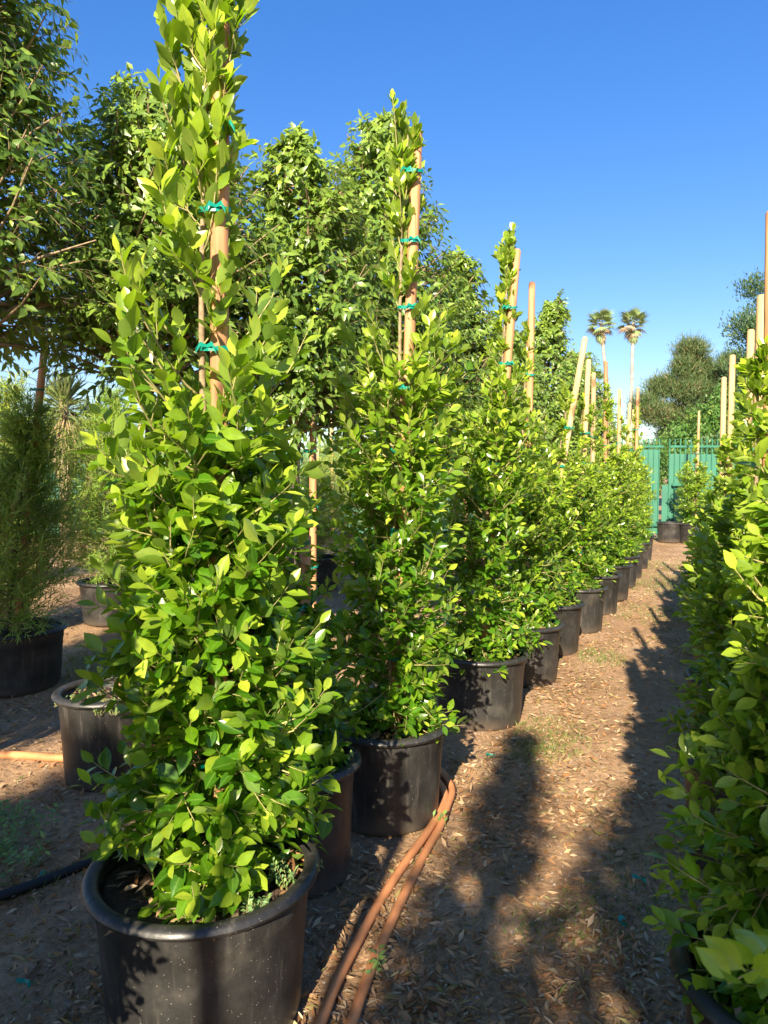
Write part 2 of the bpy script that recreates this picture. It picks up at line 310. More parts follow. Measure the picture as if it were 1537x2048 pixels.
# ------------------------------------------------------------------ foliage generator
def lobes(az, z, rng, k=5):
    s = np.zeros_like(z)
    for _ in range(k):
        s = s + np.sin(az * rng.integers(1, 4) + z * rng.uniform(2, 7) + rng.uniform(0, 6.3)) * rng.uniform(.5, 1)
    return s / k
def interp(z, tab): t = np.array(tab); return np.interp(z, t[:, 0], t[:, 1])
def grow(rng, axis, zdens, R, nb, elev, ntw, twl, nl, Lr, Wf, droop=0., out_=.5, up_=.25, zmax=None, tmin=.25, youngz=(1.6, 2.6), upright=None, lobeamp=.25, radsub=0., lim=None):
    """axis(z)->xyz of the stem; zdens table for branch starts; R(z) reach. Returns branch polylines, twig polylines, leaf arrays"""
    zt = np.linspace(zdens[0][0], zdens[-1][0], 400); d = np.interp(zt, *np.array(zdens).T); cdf = np.cumsum(d); cdf /= cdf[-1]
    z0 = np.interp((np.arange(nb) + rng.random(nb)) / nb, cdf, zt); az = (np.arange(nb) * 2.399 + rng.normal(0, .5, nb)) % (2 * PI)
    el = rng.uniform(elev[0], elev[1], nb)
    if upright is not None: el = el + interp(z0, upright)
    rad = interp(z0 + .1, R) * (1 + lobeamp * 2 * lobes(az, z0, rng)) * rng.uniform(.72, 1.12, nb)
    rad = np.maximum(rad - radsub, .025); rise = rad * np.tan(np.clip(el, -.9, 1.4)); rise = np.clip(rise, -.4, .45 + .15 * rad)
    if zmax: rise = np.minimum(rise, zmax - z0)
    h = np.stack([np.cos(az), np.sin(az), 0 * az], -1); B0 = axis(z0); up = np.array([0, 0, 1.])
    side = np.stack([-np.sin(az), np.cos(az), 0 * az], -1); bend = rng.normal(0, .12, nb) * rad
    def BP(i, t):
        t = t[..., None]
        return B0[i] + h[i] * rad[i][..., None] * t + up * rise[i][..., None] * t ** 1.35 + side[i] * bend[i][..., None] * np.sin(t * PI)
    idx = np.arange(nb); ts = np.linspace(0, 1, 5)
    BR = np.stack([BP(idx, np.full(nb, t)) for t in ts], 1)
    # twigs
    ti = np.repeat(idx, ntw); nt_ = len(ti)
    tt = np.tile(np.linspace(tmin, 1, ntw), nb) + rng.normal(0, .06, nt_); tt = np.clip(tt, .05, 1)
    A0 = BP(ti, tt); tan = nz(BP(ti, np.minimum(tt + .05, 1.05)) - BP(ti, tt - .02))
    rp = rng.normal(0, 1, (nt_, 3)); rp = nz(rp - (rp * tan).sum(-1, keepdims=True) * tan)
    spread = np.where(tt > .93, .25, .95) * rng.uniform(.6, 1.2, nt_)
    TD = nz(tan + rp * spread[:, None] + up * up_ * rng.uniform(.3, 1.5, nt_)[:, None] - up * (droop * .5))
    TL = rng.uniform(twl[0], twl[1], nt_) * np.clip(rad[ti] / .25, .45, 1.6)
    k = np.array([0, .5, 1.])
    TW = A0[:, None] + TD[:, None] * (TL[:, None] * k[None])[..., None] + up * ((.1 - droop * .45) * TL[:, None] * k[None] ** 2)[..., None]
    # leaves
    li = np.repeat(np.arange(nt_), nl); n = len(li); s = np.tile((np.arange(nl) + .6) / nl, nt_) + rng.normal(0, .03, n); s = np.clip(s, .08, 1)
    LP = A0[li] + TD[li] * (TL[li] * s)[:, None] + up * ((.1 - droop * .45) * TL[li] * s ** 2)[:, None]
    alt = np.tile(np.where(np.arange(nl) % 2, 1., -1.), nt_); phi = np.repeat(rng.uniform(0, 2 * PI, nt_), nl) + rng.normal(0, .5, n)
    a1 = nz(np.cross(TD[li], up + .01)); a2 = np.cross(TD[li], a1)
    sd_ = (np.cos(phi)[:, None] * a1 + np.sin(phi)[:, None] * a2) * alt[:, None]
    term = s > .9
    if lim is not None:
        def inside(Q): return np.linalg.norm((Q - axis(Q[:, 2]))[:, :2], axis=1) < interp(Q[:, 2], R) - radsub + lim
        kl = inside(LP); kt = inside(TW[:, 2])
    D = nz(TD[li] * np.where(term, 1.2, .55)[:, None] + sd_ * np.where(term, .3, .85)[:, None] + up * (up_ * .6 - droop * 1.25 + (np.clip(LP[:, 2:3] - 1.7, 0, 1) * .9 if droop == 0 else 0)) + h[ti[li]] * out_ * .35 + rng.normal(0, .15, (n, 3)))
    outv = nz(LP - axis(LP[:, 2])); NN = nz(up * .75 + outv * .5 + rng.normal(0, .38, (n, 3)) + (outv * 1.0 if droop > .2 else 0))
    L = rng.uniform(Lr[0], Lr[1], n) * (.72 + .28 * np.sin(PI * np.clip(s, 0, 1))) * rng.choice([1, 1, .8], n)
    W = L * rng.uniform(Wf[0], Wf[1], n)
    cu = rng.normal(.12 + .15 * droop, .1, n)
    yo = np.clip((s - .35) * 1.3 * rng.uniform(0, 1, n) * (tt[li] > .55) + interp(LP[:, 2], [(youngz[0], 0), (youngz[1], .5)]) * rng.uniform(.4, 1.2, n), 0, 1)
    yo = np.where(rng.random(n) < .02, .9, yo)
    o_ = dict(BR=BR, TW=TW, rad=rad, P=LP, D=D, N=NN, L=L, W=W, curl=cu, rnd=rng.random(n), young=yo)
    if lim is not None:
        kb = inside(BR[:, -1]); o_['TW'] = TW[kt]; o_['BR'] = BR[kb]; o_['rad'] = rad[kb]
        for q in ('P', 'D', 'N', 'L', 'W', 'curl', 'rnd', 'young'): o_[q] = o_[q][kl]
    return o_
SUNV = np.array(sv)
def bushlet(root, g, T, m, key, camloc=None, nsingle=0, twm=None, br=.006, tw=.0022, foliage='foliage'):
    n = len(g['P']); big = np.zeros(n, bool)
    if nsingle and camloc is not None:
        wp = g['P'] + np.array(root.location); v = wp - np.array(camloc); dist = np.linalg.norm(v, axis=1)
        ax = np.array(root.location); o = g['P'][:, :2]; toc = nz(np.array(camloc)[:2] - ax[:2]); front = (o @ toc) / (np.linalg.norm(o, axis=1) + .05)
        sc = g['L'] / dist * (1 + .9 * front)
        px = 768.5 + 1479 * wp[:, 0] / np.maximum(wp[:, 1], .1); py = 943 - 1479 * (wp[:, 2] - 1.6) / np.maximum(wp[:, 1], .1)
        sc = np.where((px > -20) & (px < 1557) & (py > -20) & (py < 2070) & (wp[:, 1] > .1), sc, 0)
        big[np.argsort(-sc)[:nsingle]] = True; big &= sc > 0
    rest = ~big
    sel = lambda a, q: a[q]
    f = link(foliage, leaves_mesh(key + '_foliage', *[g[k][rest] for k in ('P', 'D', 'N', 'L', 'W', 'curl', 'rnd', 'young')], T, m), root, 'stuff')
    if big.any(): leaf_objects(root, *[g[k][big] for k in ('P', 'D', 'N', 'L', 'W', 'curl', 'young')], T, key + '_leaf', m)
    twm = twm or M['twig']; nb = len(g['BR'])
    link('branches', tubes_mesh(key + '_branches', g['BR'], np.full(nb, br) * np.clip(g['rad'] / .3, .5, 1.5), np.full(nb, br * .35), twm, 4), root, 'stuff')
    nt_ = len(g['TW'])
    link('twigs', tubes_mesh(key + '_twigs', g['TW'], np.full(nt_, tw), np.full(nt_, tw * .5), twm, 3), root, 'stuff')
    return f

# ------------------------------------------------------------------ pots
def make_pot(parent, r=.31, h=.44, soil=None, n=64, seed=0, body='pot', wob=.006):
    b = MB(); rb = r * .84
    b.lathe([(0, .0), (rb * .96, 0), (rb, .008), (rb * 1.02, .03), (r * .90, h * .55), (r * .925, h - .09), (r * .935, h - .085), (r * .94, h - .035), (r * .95, h - .015), (r * .915, h - .012), (r * .9, h - .1), (r * .89, h - .14)], n, wob=wob, seed=seed)
    o = b.build(body, M['pot'], parent)
    lp = []
    for t in np.linspace(0, 2 * PI, 13): lp.append((r * .965 + .024 * math.cos(t), h - .008 + .018 * math.sin(t)))
    rim = MB().lathe(lp, n, wob=wob, seed=seed).build('rim', M['pot'], o)
    sh = h - .05; rng = np.random.default_rng(seed + 50)
    k = 14; rr = np.linspace(0.001, r * .91, k); prof = [(q, 0) for q in rr]
    s_ = MB().lathe(prof, 40, wob=wob, seed=seed); v = s_.v[0]
    v[:, 2] = sh + .018 * np.sin(v[:, 0] * 21 + seed) * np.sin(v[:, 1] * 17 + seed) + rng.normal(0, .003, len(v)) - .02 * (np.hypot(v[:, 0], v[:, 1]) > r * .86)
    s_.build('soil', soil or M['soil'], parent)
    return o
def litter_in_pot(root, r, h, seed, n=140):
    rng = np.random.default_rng(seed); a = rng.uniform(0, 2 * PI, n); q = r * .86 * np.sqrt(rng.random(n))
    P = np.stack([q * np.cos(a), q * np.sin(a), np.full(n, h - .035) + rng.uniform(0, .012, n)], -1); th = rng.uniform(0, 2 * PI, n)
    D = np.stack([np.cos(th), np.sin(th), rng.normal(.1, .25, n)], -1); Nn = nz(np.array([0, 0, 1.]) + rng.normal(0, .4, (n, 3)))
    L = rng.uniform(.03, .065, n)
    link('soil_litter', leaves_mesh('soil_litter', P, D, Nn, L, L * rng.uniform(.25, .45, n), rng.uniform(-.1, .5, n), rng.random(n), (rng.random(n) < .05) * .5, T_MID, M['litter']), root, 'stuff')
def make_stake(parent, base, top, r=.024, m=None, seg=10):
    P = np.linspace(base, top, 7); P[-1] = P[-2] + (P[-1] - P[-2]) * .97
    b = MB().tube(np.concatenate([P, [np.array(top)]]), [r * 1.06] * 6 + [r, r * .72], seg)
    # local frame kept along z (leaning is slight) so the grain follows the stake
    return b.build('stake', m or M['stake'], parent)
def make_tie(stake, c, r, seed):
    rng = random.Random(seed); b = MB(); n = 14; V = []
    for i in range(n + 1):
        a = 2 * PI * i / n
        for dz in (-.006, .008): V.append((c[0] + (r + .003) * math.cos(a) * 1.25, c[1] + (r + .003) * math.sin(a), c[2] + dz + .008 * math.sin(a)))
    b.add(V, [(2 * i, 2 * i + 2, 2 * i + 3, 2 * i + 1) for i in range(n)])
    a = rng.uniform(3.6, 5.6); x, y = c[0] + r * 1.3 * math.cos(a), c[1] + r * 1.15 * math.sin(a)
    for q in (-1, 1):
        dx = q * .028
        b.add([(x, y, c[2] + .004), (x, y, c[2] - .004), (x + dx * .6, y - .008, c[2] + .012), (x + dx * .6, y - .008, c[2] - .002), (x + dx, y - .014, c[2] - .008), (x + dx * 1.1, y - .012, c[2] - .026)],
              [(0, 1, 3, 2), (2, 3, 5, 4)])
    b.build('tie', M['tie'], stake, smooth=False)

PROF = [(.40, .30), (.55, .29), (.8, .31), (1.2, .31), (1.6, .31), (1.85, .29), (2.0, .22), (2.2, .15), (2.5, .11), (2.9, .08), (3.2, .05)]
def ficus(name, loc, label, group, seed, H=2.9, stake_top=(0, 0, 2.9), stake_base=(.04, .03), prof=PROF, r=.31, h=.44, T=T_MID, nb=150, ntw=5, nl=7, Lr=(.06, .09),
          singles=0, pale=False, lean=(0, 0), extra=None, zwide=1.95, potn=64, litter=True, sy=(1.2, 2.4)):
    rng = np.random.default_rng(seed)
    root = empty(name, (*loc, 0), label, 'potted tree', group)
    make_pot(root, r, h, n=potn, seed=seed)
    top = np.array(stake_top, float); base = np.array([stake_base[0], stake_base[1], h - .1])
    st = make_stake(root, base, top, .025, M['pale_wood'] if pale else M['stake'])
    pr = np.array(prof, float).copy(); pr[:, 0] = np.where(pr[:, 0] > 1, 1 + (pr[:, 0] - 1) * (H - 1) / 1.95, pr[:, 0]); zw = 1 + (zwide - 1) * (H - 1) / 1.95
    def axis(z):
        z = np.asarray(z, float); t = ((z - base[2]) / (top[2] - base[2]))[..., None]
        c = base + (top - base) * t; f = np.clip((z - h) / .5, 0, 1)
        off = np.stack([-.04 * f + .012 * np.sin(z * 3 + seed), .01 + .012 * np.cos(z * 2.3 + seed), 0 * z], -1); c = c + off; c[..., 2] = z; return c
    zs = np.linspace(h - .1, H - .05, 14); MB().tube(axis(zs), np.linspace(.017, .004, 14), 6).build('stem', M['bark'], root)
    for z in np.arange(.75, min(top[2], H) - .15, .31):
        c = base + (top - base) * ((z - base[2]) / (top[2] - base[2])); make_tie(st, (c[0] - .012, c[1] - .008, z + rng.uniform(-.05, .05)), .034, int(z * 100) + seed)
    zd = [(h + .0, 2.1), (h + .15, 1.35), (zw - .25, 1.2), (zw - .05, .4), (zw + .12, .09), (zw + .35, .14), (zw + .5, .22), (H - .12, .30)]
    upr = [(.5, -.62), (.7, -.35), (.9, -.1), (1.5, .1), (zw, .35), (zw + .4, .7), (H, .8)]
    g = grow(rng, axis, zd, pr, nb, (.15, .75), ntw, (.07, .14), nl, Lr, (.42, .54), zmax=H - .0, upright=upr, youngz=sy, radsub=.075, lobeamp=.2, lim=.125)
    if extra is not None:
        for k in g:
            if k in extra: g[k] = np.concatenate([g[k], extra[k]])
    ok = np.hypot(g['P'][:, 0], g['P'][:, 1]) > .02
    ok &= g['P'][:, 2] > h - .06
    ok &= ~((g['P'][:, 2] < h + .03) & (np.hypot(g['P'][:, 0], g['P'][:, 1]) > r * .9) & (rng.random(len(ok)) < .5))
    for k in ('P', 'D', 'N', 'L', 'W', 'curl', 'rnd', 'young'): g[k] = g[k][ok]
    bushlet(root, g, T, M['ficus'], 'ficus', (0, 0, 1.6), singles)
    if litter: litter_in_pot(root, r, h, seed)
    return root
def copy_tree(src, loc, label, group, rz=0, s=1.0, leaves=True):
    c = src.copy(); COL.objects.link(c); c.location = loc; c.rotation_euler = (0, 0, rz); c.scale = (s, s, s); c['label'] = label
    if group: c['group'] = group
    for ch in src.children:
        if ch.name.startswith('leaf') and not leaves: continue
        d = ch.copy(); COL.objects.link(d); d.parent = c
        for g_ in ch.children:
            e = g_.copy(); COL.objects.link(e); e.parent = d
    return c
GL = 'potted columnar ficus trees in the left row'; GR = 'potted columnar ficus trees in the right row'
P1 = [(.40, .27), (.55, .30), (.8, .33), (1.2, .31), (1.5, .31), (1.8, .33), (1.95, .27), (2.1, .22), (2.35, .18), (2.6, .17), (3.0, .17)]
L1 = ficus('potted_ficus', (-.53, 2.13), 'nearest and largest ficus column of the left row, wide black pot at the bottom', GL, 11, H=3.05, stake_top=(.075, .03, 3.3),
           stake_base=(.03, .03), prof=P1, r=.33, h=.44, T=T_NEAR, nb=270, ntw=5, nl=7, Lr=(.062, .096), singles=300, zwide=1.72)
L2 = ficus('potted_ficus', (.0, 3.4), 'second ficus column of the left row, orange hoses passing the foot of its pot', GL, 22, H=3.2, stake_top=(.15, .03, 3.13), stake_base=(.05, .03),
           prof=[(.4, .32), (.6, .31), (.9, .31), (1.3, .32), (1.65, .36), (1.85, .33), (2.0, .24), (2.2, .2), (2.6, .15), (3.0, .10)], r=.295, T=T_NEAR, nb=240, ntw=5, nl=7, Lr=(.055, .08), singles=300)
L3 = ficus('potted_ficus', (.62, 4.72), 'third ficus column of the left row with a tall thin leaf spray above its stake', GL, 33, H=3.15, stake_top=(.22, .03, 3.0), stake_base=(.02, .03),
           prof=[(.4, .32), (.6, .35), (.9, .36), (1.3, .34), (1.65, .3), (1.9, .26), (2.1, .2), (2.3, .14), (2.7, .08), (3.1, .04)], r=.305, T=T_MID, nb=240, ntw=5, nl=7, Lr=(.052, .078), singles=300)
L4 = ficus('potted_ficus', (1.07, 5.65), 'fourth ficus column of the left row with a bare round stake top standing above it', GL, 44, sy=(.6, 2.1), H=2.7, stake_top=(.05, .03, 3.03), stake_base=(.02, .03),
           r=.305, T=T_MID, nb=200, ntw=5, nl=7, Lr=(.052, .08), singles=300)
L5 = ficus('potted_ficus', (1.47, 6.55), 'fifth ficus column of the left row whose pale stake leans to the right', GL, 55, sy=(.6, 2.1), H=2.35, stake_top=(.3, .03, 2.78), stake_base=(-.1, .03),
           r=.305, T=T_LOW, nb=200, ntw=5, nl=7, Lr=(.052, .08), singles=200, pale=True)
L6 = ficus('potted_ficus', (1.95, 7.45), 'sixth ficus column of the left row, upright pale stake beside the leaning one', GL, 66, sy=(.6, 2.1), H=2.35, stake_top=(.1, .03, 2.72), stake_base=(.02, .03),
           r=.3, T=T_LOW, nb=140, ntw=5, nl=7, Lr=(.06, .085), singles=150, pale=True, potn=32)
ords = ['seventh', 'eighth', 'ninth', 'tenth', 'eleventh', 'twelfth']
for i, (x, y, s, rz, src) in enumerate([(2.38, 8.35, 1.0, 1.3, L6), (2.82, 9.3, .98, 2.6, L4), (3.24, 10.25, 1.0, 4.1, L6), (3.66, 11.2, .97, .6, L6), (4.1, 12.2, .98, 5.2, L4), (4.6, 13.4, 1., 2.2, L6)]):
    copy_tree(src, (x, y, 0), ['seventh ficus column of the left row, reddish stake top left of the far palms', 'eighth ficus column of the left row, counted from the nearest pot',
        'ninth ficus column of the left row, low against the green fence', 'tenth ficus column of the left row, below the right hand palm', 'eleventh ficus column of the left row, second from the fence end',
        'last ficus column of the left row, nearest to the green fence'][i], GL, rz, s, leaves=i < 3)
# sprig of the near right tree that reaches out towards the camera
def sprig():
    P, D, Nn, L, W = [], [], [], [], []
    a = np.array([-.10, -.35, .55 + .25]); b_ = np.array([-.60, -.92, 1.02])
    TWs = []
    rng = np.random.default_rng(5)
    for k, (s0, s1, nl) in enumerate([((-.25, -.35, .72), (-.60, -.78, .99), 13), ((-.15, -.35, .6), (-.51, -.80, .88), 12), ((.0, -.3, .7), (-.5, -.85, 1.04), 11)]):
        s0 = np.array(s0); s1 = np.array(s1); d = nz(s1 - s0); TWs.append([s0, (s0 + s1) / 2 + (0, 0, .02), s1])
        sidev = nz(np.cross(d, (0, 0, 1.)))
        for j in range(nl):
            t = .35 + .65 * j / (nl - 1); P.append(s0 + (s1 - s0) * t + np.array((0, 0, .02 * math.sin(PI * t))))
            sg = 1 if j % 2 else -1; last = j == nl - 1
            D.append(nz(d * (.6 if not last else 1.) + sidev * sg * (.8 if not last else .1) + np.array([0, 0, .55])))
            Nn.append(nz(np.array([-.2, -.5, .7]) + rng.normal(0, .3, 3))); l = rng.uniform(.052, .074); L.append(l); W.append(l * .5)
    n = len(P)
    return dict(P=np.array(P), D=np.array(D), N=np.array(Nn), L=np.array(L), W=np.array(W), curl=np.full(n, .12), rnd=rng.random(n), young=rng.uniform(.2, .7, n), TW=np.array(TWs))
PR = [(.40, .37), (.55, .35), (.8, .30), (1.1, .26), (1.4, .24), (1.7, .2), (1.9, .15), (2.1, .11), (2.3, .1), (2.8, .08)]
R1 = ficus('potted_ficus', (1.01, 1.63), 'nearest ficus of the right row, leafy sprig reaching in at the lower right corner', GR, 77, sy=(.3, 2.1), H=2.5, stake_top=(.06, .03, 2.6), prof=PR,
           r=.32, T=T_NEAR, nb=285, ntw=5, nl=7, Lr=(.05, .078), singles=300, extra=sprig(), zwide=1.8)
R2 = ficus('potted_ficus', (1.53, 2.95), 'second ficus column of the right row, pot rim showing at the path edge', GR, 88, sy=(.3, 2.1), H=2.12, stake_top=(-.012, .0, 2.62), prof=PR,
           r=.31, T=T_NEAR, nb=280, ntw=5, nl=7, Lr=(.048, .076), singles=300, zwide=1.8)
R3 = ficus('potted_ficus', (2.03, 4.1), 'third ficus column of the right row, thick stake top crossing the dark tree behind', GR, 99, sy=(.3, 2.1), H=2.0, stake_top=(.05, .03, 2.57), prof=PR,
           r=.31, T=T_MID, nb=220, ntw=5, nl=7, Lr=(.052, .08), singles=300, pale=True, zwide=1.8)
R4 = ficus('potted_ficus', (2.53, 5.25), 'fourth ficus column of the right row, pale stake standing close left of the thick one', GR, 110, sy=(.3, 2.1), H=1.95, stake_top=(.06, .03, 2.6), prof=PR,
           r=.31, T=T_MID, nb=200, ntw=5, nl=7, Lr=(.06, .085), singles=250, pale=True, zwide=1.8)
for i, (x, y, rz, src, s) in enumerate([(2.98, 6.35, .9, R4, 1.0), (3.46, 7.45, 2.2, R3, .99), (3.92, 8.55, 3.4, R4, .98)]):
    copy_tree(src, (x, y, 0), ['fifth ficus column of the right row', 'sixth ficus column of the right row, its stake the left one of a pair', 'farthest ficus column of the right row, a stake tip left of the pair'][i], GR, rz, s, leaves=i < 2)
# far plant by the gate
G1 = ficus('potted_ficus', (6.95, 16.5), 'yellow green young ficus in grey pot alone before the gate', None, 121, H=2.35, stake_top=(.05, .03, 2.95),
           prof=[(.4, .3), (.7, .45), (1.2, .48), (1.6, .4), (1.9, .3), (2.1, .2), (2.4, .1)], r=.36, T=T_LOW, nb=150, ntw=6, nl=7, Lr=(.06, .085), pale=True, potn=32, sy=(.6, 2.2), litter=False)
pe = empty('nursery_pot', (6.5, 16.75, 0), 'dark weathered pot left of the lone shrub at the green gate', 'pot'); make_pot(pe, .3, .44, n=32, seed=3)
# left row trees behind the camera, plus a slim unseen column added for shade
for (x, y, rz, src, lb, g_) in [(-1.08, .98, 2.0, L4, 'ficus column of the left row just outside the left edge of the picture', GL), (-1.56, -.15, 4.0, L3, 'ficus column of the left row behind the camera', GL),
                                (-1.0, -3.4, 1.2, L3, 'slim ficus column added unseen behind the camera to shade the path', None)]:
    c = copy_tree(src, (x, y, 0), lb, g_, rz, 1, leaves=False)
    if g_ is None: c.scale = (.6, .6, 1.1); del c['group']
# ------------------------------------------------------------------ camphor trees
def camphor(loc, label, seed, zb=1.95, H=4.2, R=.8, n=(110, 6, 9), T=T_CAML, singles=0, Lr=(.065, .10), box=None, stake=True, prof=None, Lm=None, young=None):
    rng = np.random.default_rng(seed); root = empty('camphor_tree', (*loc, 0), label, 'tree', 'bushy headed trees behind the left row')
    prof = prof or [(zb - .1, R * .45), (zb + .15, R * .9), (zb + (H - zb) * .35, R), (zb + (H - zb) * .6, R * .72), (zb + (H - zb) * .8, R * .5), (H - .1, R * .3), (H, R * .15)]
    axis = lambda z: np.stack([.04 * np.sin(np.asarray(z) * 2 + seed), .04 * np.cos(np.asarray(z) * 1.7 + seed), np.asarray(z, float)], -1)
    zs = np.linspace(0, H - .15, 16); MB().tube(axis(zs), np.linspace(.045, .008, 16), 9).build('trunk', M['darkbark'], root)
    nb, ntw, nl = n
    g = grow(rng, axis, [(zb, 1.2), (zb + (H - zb) * .5, 1.), (H - .15, .55)], prof, nb, (.1, 1.0), ntw, (.12, .24), nl, Lr, (.42, .52), droop=.75, out_=.7, up_=.35, zmax=H, tmin=.35,
             youngz=young or (H - 1.6, H + .5), lobeamp=.3, radsub=.12, lim=.16)
    bushlet(root, g, T, Lm or M['camphor'], 'camphor', (0, 0, 1.6), singles, twm=M['bark'], br=.012, tw=.0025)
    if stake:
        P = np.array([(.09, -.05, .3), (.1, -.05, zb + .1)]); st = make_stake(root, P[0], P[1], .026)
        for z in (.9, 1.35, 1.75): make_tie(st, (.08, -.045, z), .04, seed + int(z * 10))
    if box:
        b = MB(); s_ = box
        bx = bpy.data.objects.new('box', None); COL.objects.link(bx); bx.parent = root
        for k in range(4):
            a = k * PI / 2; c, s2 = math.cos(a), math.sin(a); Rm = [[c, -s2, 0], [s2, c, 0], [0, 0, 1]]
            for j in range(3):
                MB().box((c * s_ / 2, s2 * s_ / 2, .08 + j * .16), (.018, s_ * .97, .152), Rm).build('plank', M['board'], bx, smooth=False)
        MB().box((0, 0, .22), (s_ * .93, s_ * .93, .42)).build('soil', M['soil'], root, smooth=False)
    return root
C1 = camphor((-2.3, 3.9), 'dark leafy tree filling the upper left corner, nearest of the bushy trees', 201, zb=2.2, H=4.9, R=.95, n=(270, 8, 9), T=T_CAM, singles=300,
             prof=[(2.1, .7), (2.3, 1.05), (2.8, 1.0), (3.1, .78), (3.5, .66), (4.3, .58), (4.9, .3)], stake=True)
C2 = camphor((-1.5, 4.9), 'bushy tree behind the nearest ficus, drooping leafy top just right of the corner tree', 202, zb=2.15, H=4.12, R=.95, n=(270, 8, 9), T=T_CAML, singles=300)
C3 = camphor((-.62, 5.5), 'tree in a small wooden box, crown between the first two ficus columns', 203, zb=1.85, H=4.12, R=.72, n=(210, 8, 9), singles=300, box=.3)
C4 = camphor((.0, 6.7), 'bushy tree whose leafy peak rises behind the second ficus column', 204, zb=1.8, H=4.75, R=.85, n=(270, 8, 9), singles=250,
             prof=[(1.7, .5), (2.2, .85), (2.8, .82), (3.4, .68), (3.9, .52), (4.4, .36), (4.75, .2)])
C5 = camphor((.78, 8.0), 'lower bushy tree behind the gap between second and third ficus columns', 205, zb=1.7, H=3.95, R=.75, n=(230, 8, 8), T=T_LOW, singles=150)
C6 = camphor((2.45, 11.0), 'bright green round topped tree right of the bare stake of the fourth ficus', 206, zb=1.5, H=4.2, R=.72, n=(230, 8, 8), T=T_LOW, singles=100, stake=False)
C7 = camphor((3.3, 12.6), 'low spreading bright green tree left of the far palms', 207, zb=1.3, H=3.65, R=.85, n=(230, 8, 8), T=T_LOW, singles=100, stake=False)
C8 = camphor((1.55, 9.6), 'bushy tree behind the third ficus column, top just over its shoulder', 208, zb=1.4, H=3.55, R=.8, n=(170, 8, 8), T=T_LOW, singles=60, stake=False)
# unseen trees put behind the camera to cast shade over the near path
for (u, y, rz, s, src) in [(.62, -3.9, 2.2, 1.1, C3)]:
    x = (u + y * .225) / .974
    c = copy_tree(src, (x, y, 0), ('bushy tree behind the camera shading the near path' if u < 1 else 'bushy tree behind the camera shading the near right row'), None, rz, s, leaves=False); c['group'] = 'unseen shade trees behind the camera'
CS = camphor(((-.2 - 3.3 * .225) / .974, -3.3), 'slim bushy tree added behind the camera to shade the middle of the path', 250, zb=1.7, H=4.5, R=.5, n=(150, 7, 8), T=T_LOW, stake=False, Lr=(.06, .09))  # loose unseen crown added for broken shade on the path
CS['group'] = 'unseen shade trees behind the camera'
for (x, y, rz, lb) in [(-2.95, 2.5, 1.1, 'bushy shade tree added left of the picture beside the corner tree'), (-3.9, .1, 4.2, 'bushy shade tree added left behind the camera'),
                       (-3.05, -3.2, .4, 'bushy shade tree added far behind the camera at the left')]:
    copy_tree(C2, (x, y, 0), lb, 'bushy headed trees behind the left row', rz, 1, leaves=False)  # unseen copies added to throw shade over the left ground
copy_tree(C2, (-3.3, .5, 0), 'tall bushy tree added left of the picture to shade the corner tree', 'bushy headed trees behind the left row', 2.3, 1.25, leaves=False)  # unseen taller copy added to darken the corner tree
for (x, y, rz, lb) in [(-2.02, -1.25, 5., 'ficus column of the left row, second behind the camera')]:
    copy_tree(L3, (x, y, 0), lb, GL, rz, 1, leaves=False)
for k, (u, y) in enumerate([(-.86, -.4), (-.66, .1)]):  # unseen stakes added so thin shadow stripes fall on the pots
    y -= 1.5; x = (u + y * .225) / .974; e_ = empty('shadow_stake', (x, y, 0), ['leftmost', 'middle', 'rightmost'][k] + ' unseen stake added behind the camera to cast a shadow stripe', 'stake', 'unseen shadow stakes behind the camera'); make_stake(e_, (0, 0, -.1), (.01, 0, 2.9), .03)
# ------------------------------------------------------------------ feathery shrubs at the left
def feather(loc, label, seed, H, prof, stake_top, r=.36, n=(170, 7, 12), Lr=(.045, .085), pale=False, ywf=(2.5, 4.), stk=.026):
    rng = np.random.default_rng(seed); root = empty('potted_fern_pine', (*loc, 0), label, 'potted shrub', 'feathery shrubs in black pots at the left')
    make_pot(root, r, .44, n=48, seed=seed)
    top = np.array(stake_top, float); base = np.array([.0, .03, .34]); st = make_stake(root, base, top, stk, M['pale_wood'] if pale else M['stake'])
    axis = lambda z: np.stack([base[0] + (top[0] - base[0]) * (np.asarray(z) - .34) / (top[2] - .34) - .04, 0 * np.asarray(z) - .02, np.asarray(z, float)], -1)
    zs = np.linspace(.34, H - .1, 12); MB().tube(axis(zs), np.linspace(.016, .004, 12), 6).build('stem', M['darkbark'], root)
    for z in np.arange(.8, top[2] - .1, .35):
        c = base + (top - base) * ((z - .34) / (top[2] - .34)); make_tie(st, (c[0] - .012, c[1] - .01, z), .036, seed)
    g = grow(rng, axis, [(.42, 1.2), (H * .7, 1.1), (H - .1, .5)], prof, n[0], (.1, .9), n[1], (.10, .2), n[2], Lr, (.10, .14), droop=.12, up_=.35, zmax=H, youngz=ywf, tmin=.2)
    bushlet(root, g, T_STRIP, M['feather'], 'fern_pine', twm=M['twig'], br=.004, tw=.0012)
    return root
feather((-2.76, 5.45), 'dark feathery shrub in big black pot at the left edge, tall leaning stake', 301, 2.15, [(.4, .3), (.6, .42), (1.1, .42), (1.4, .24), (1.7, .16), (2.0, .14), (2.4, .1)], (.27, .03, 2.5), r=.37, n=(230, 8, 13))
feather((-3.75, 7.0), 'pale sunlit feathery shrub behind the dark one at the left edge', 302, 2.45, [(.4, .4), (.8, .6), (1.4, .6), (1.8, .5), (2.1, .35), (2.45, .15)], (.2, .03, 2.35), r=.36, n=(300, 8, 12), ywf=(.2, 2.2))
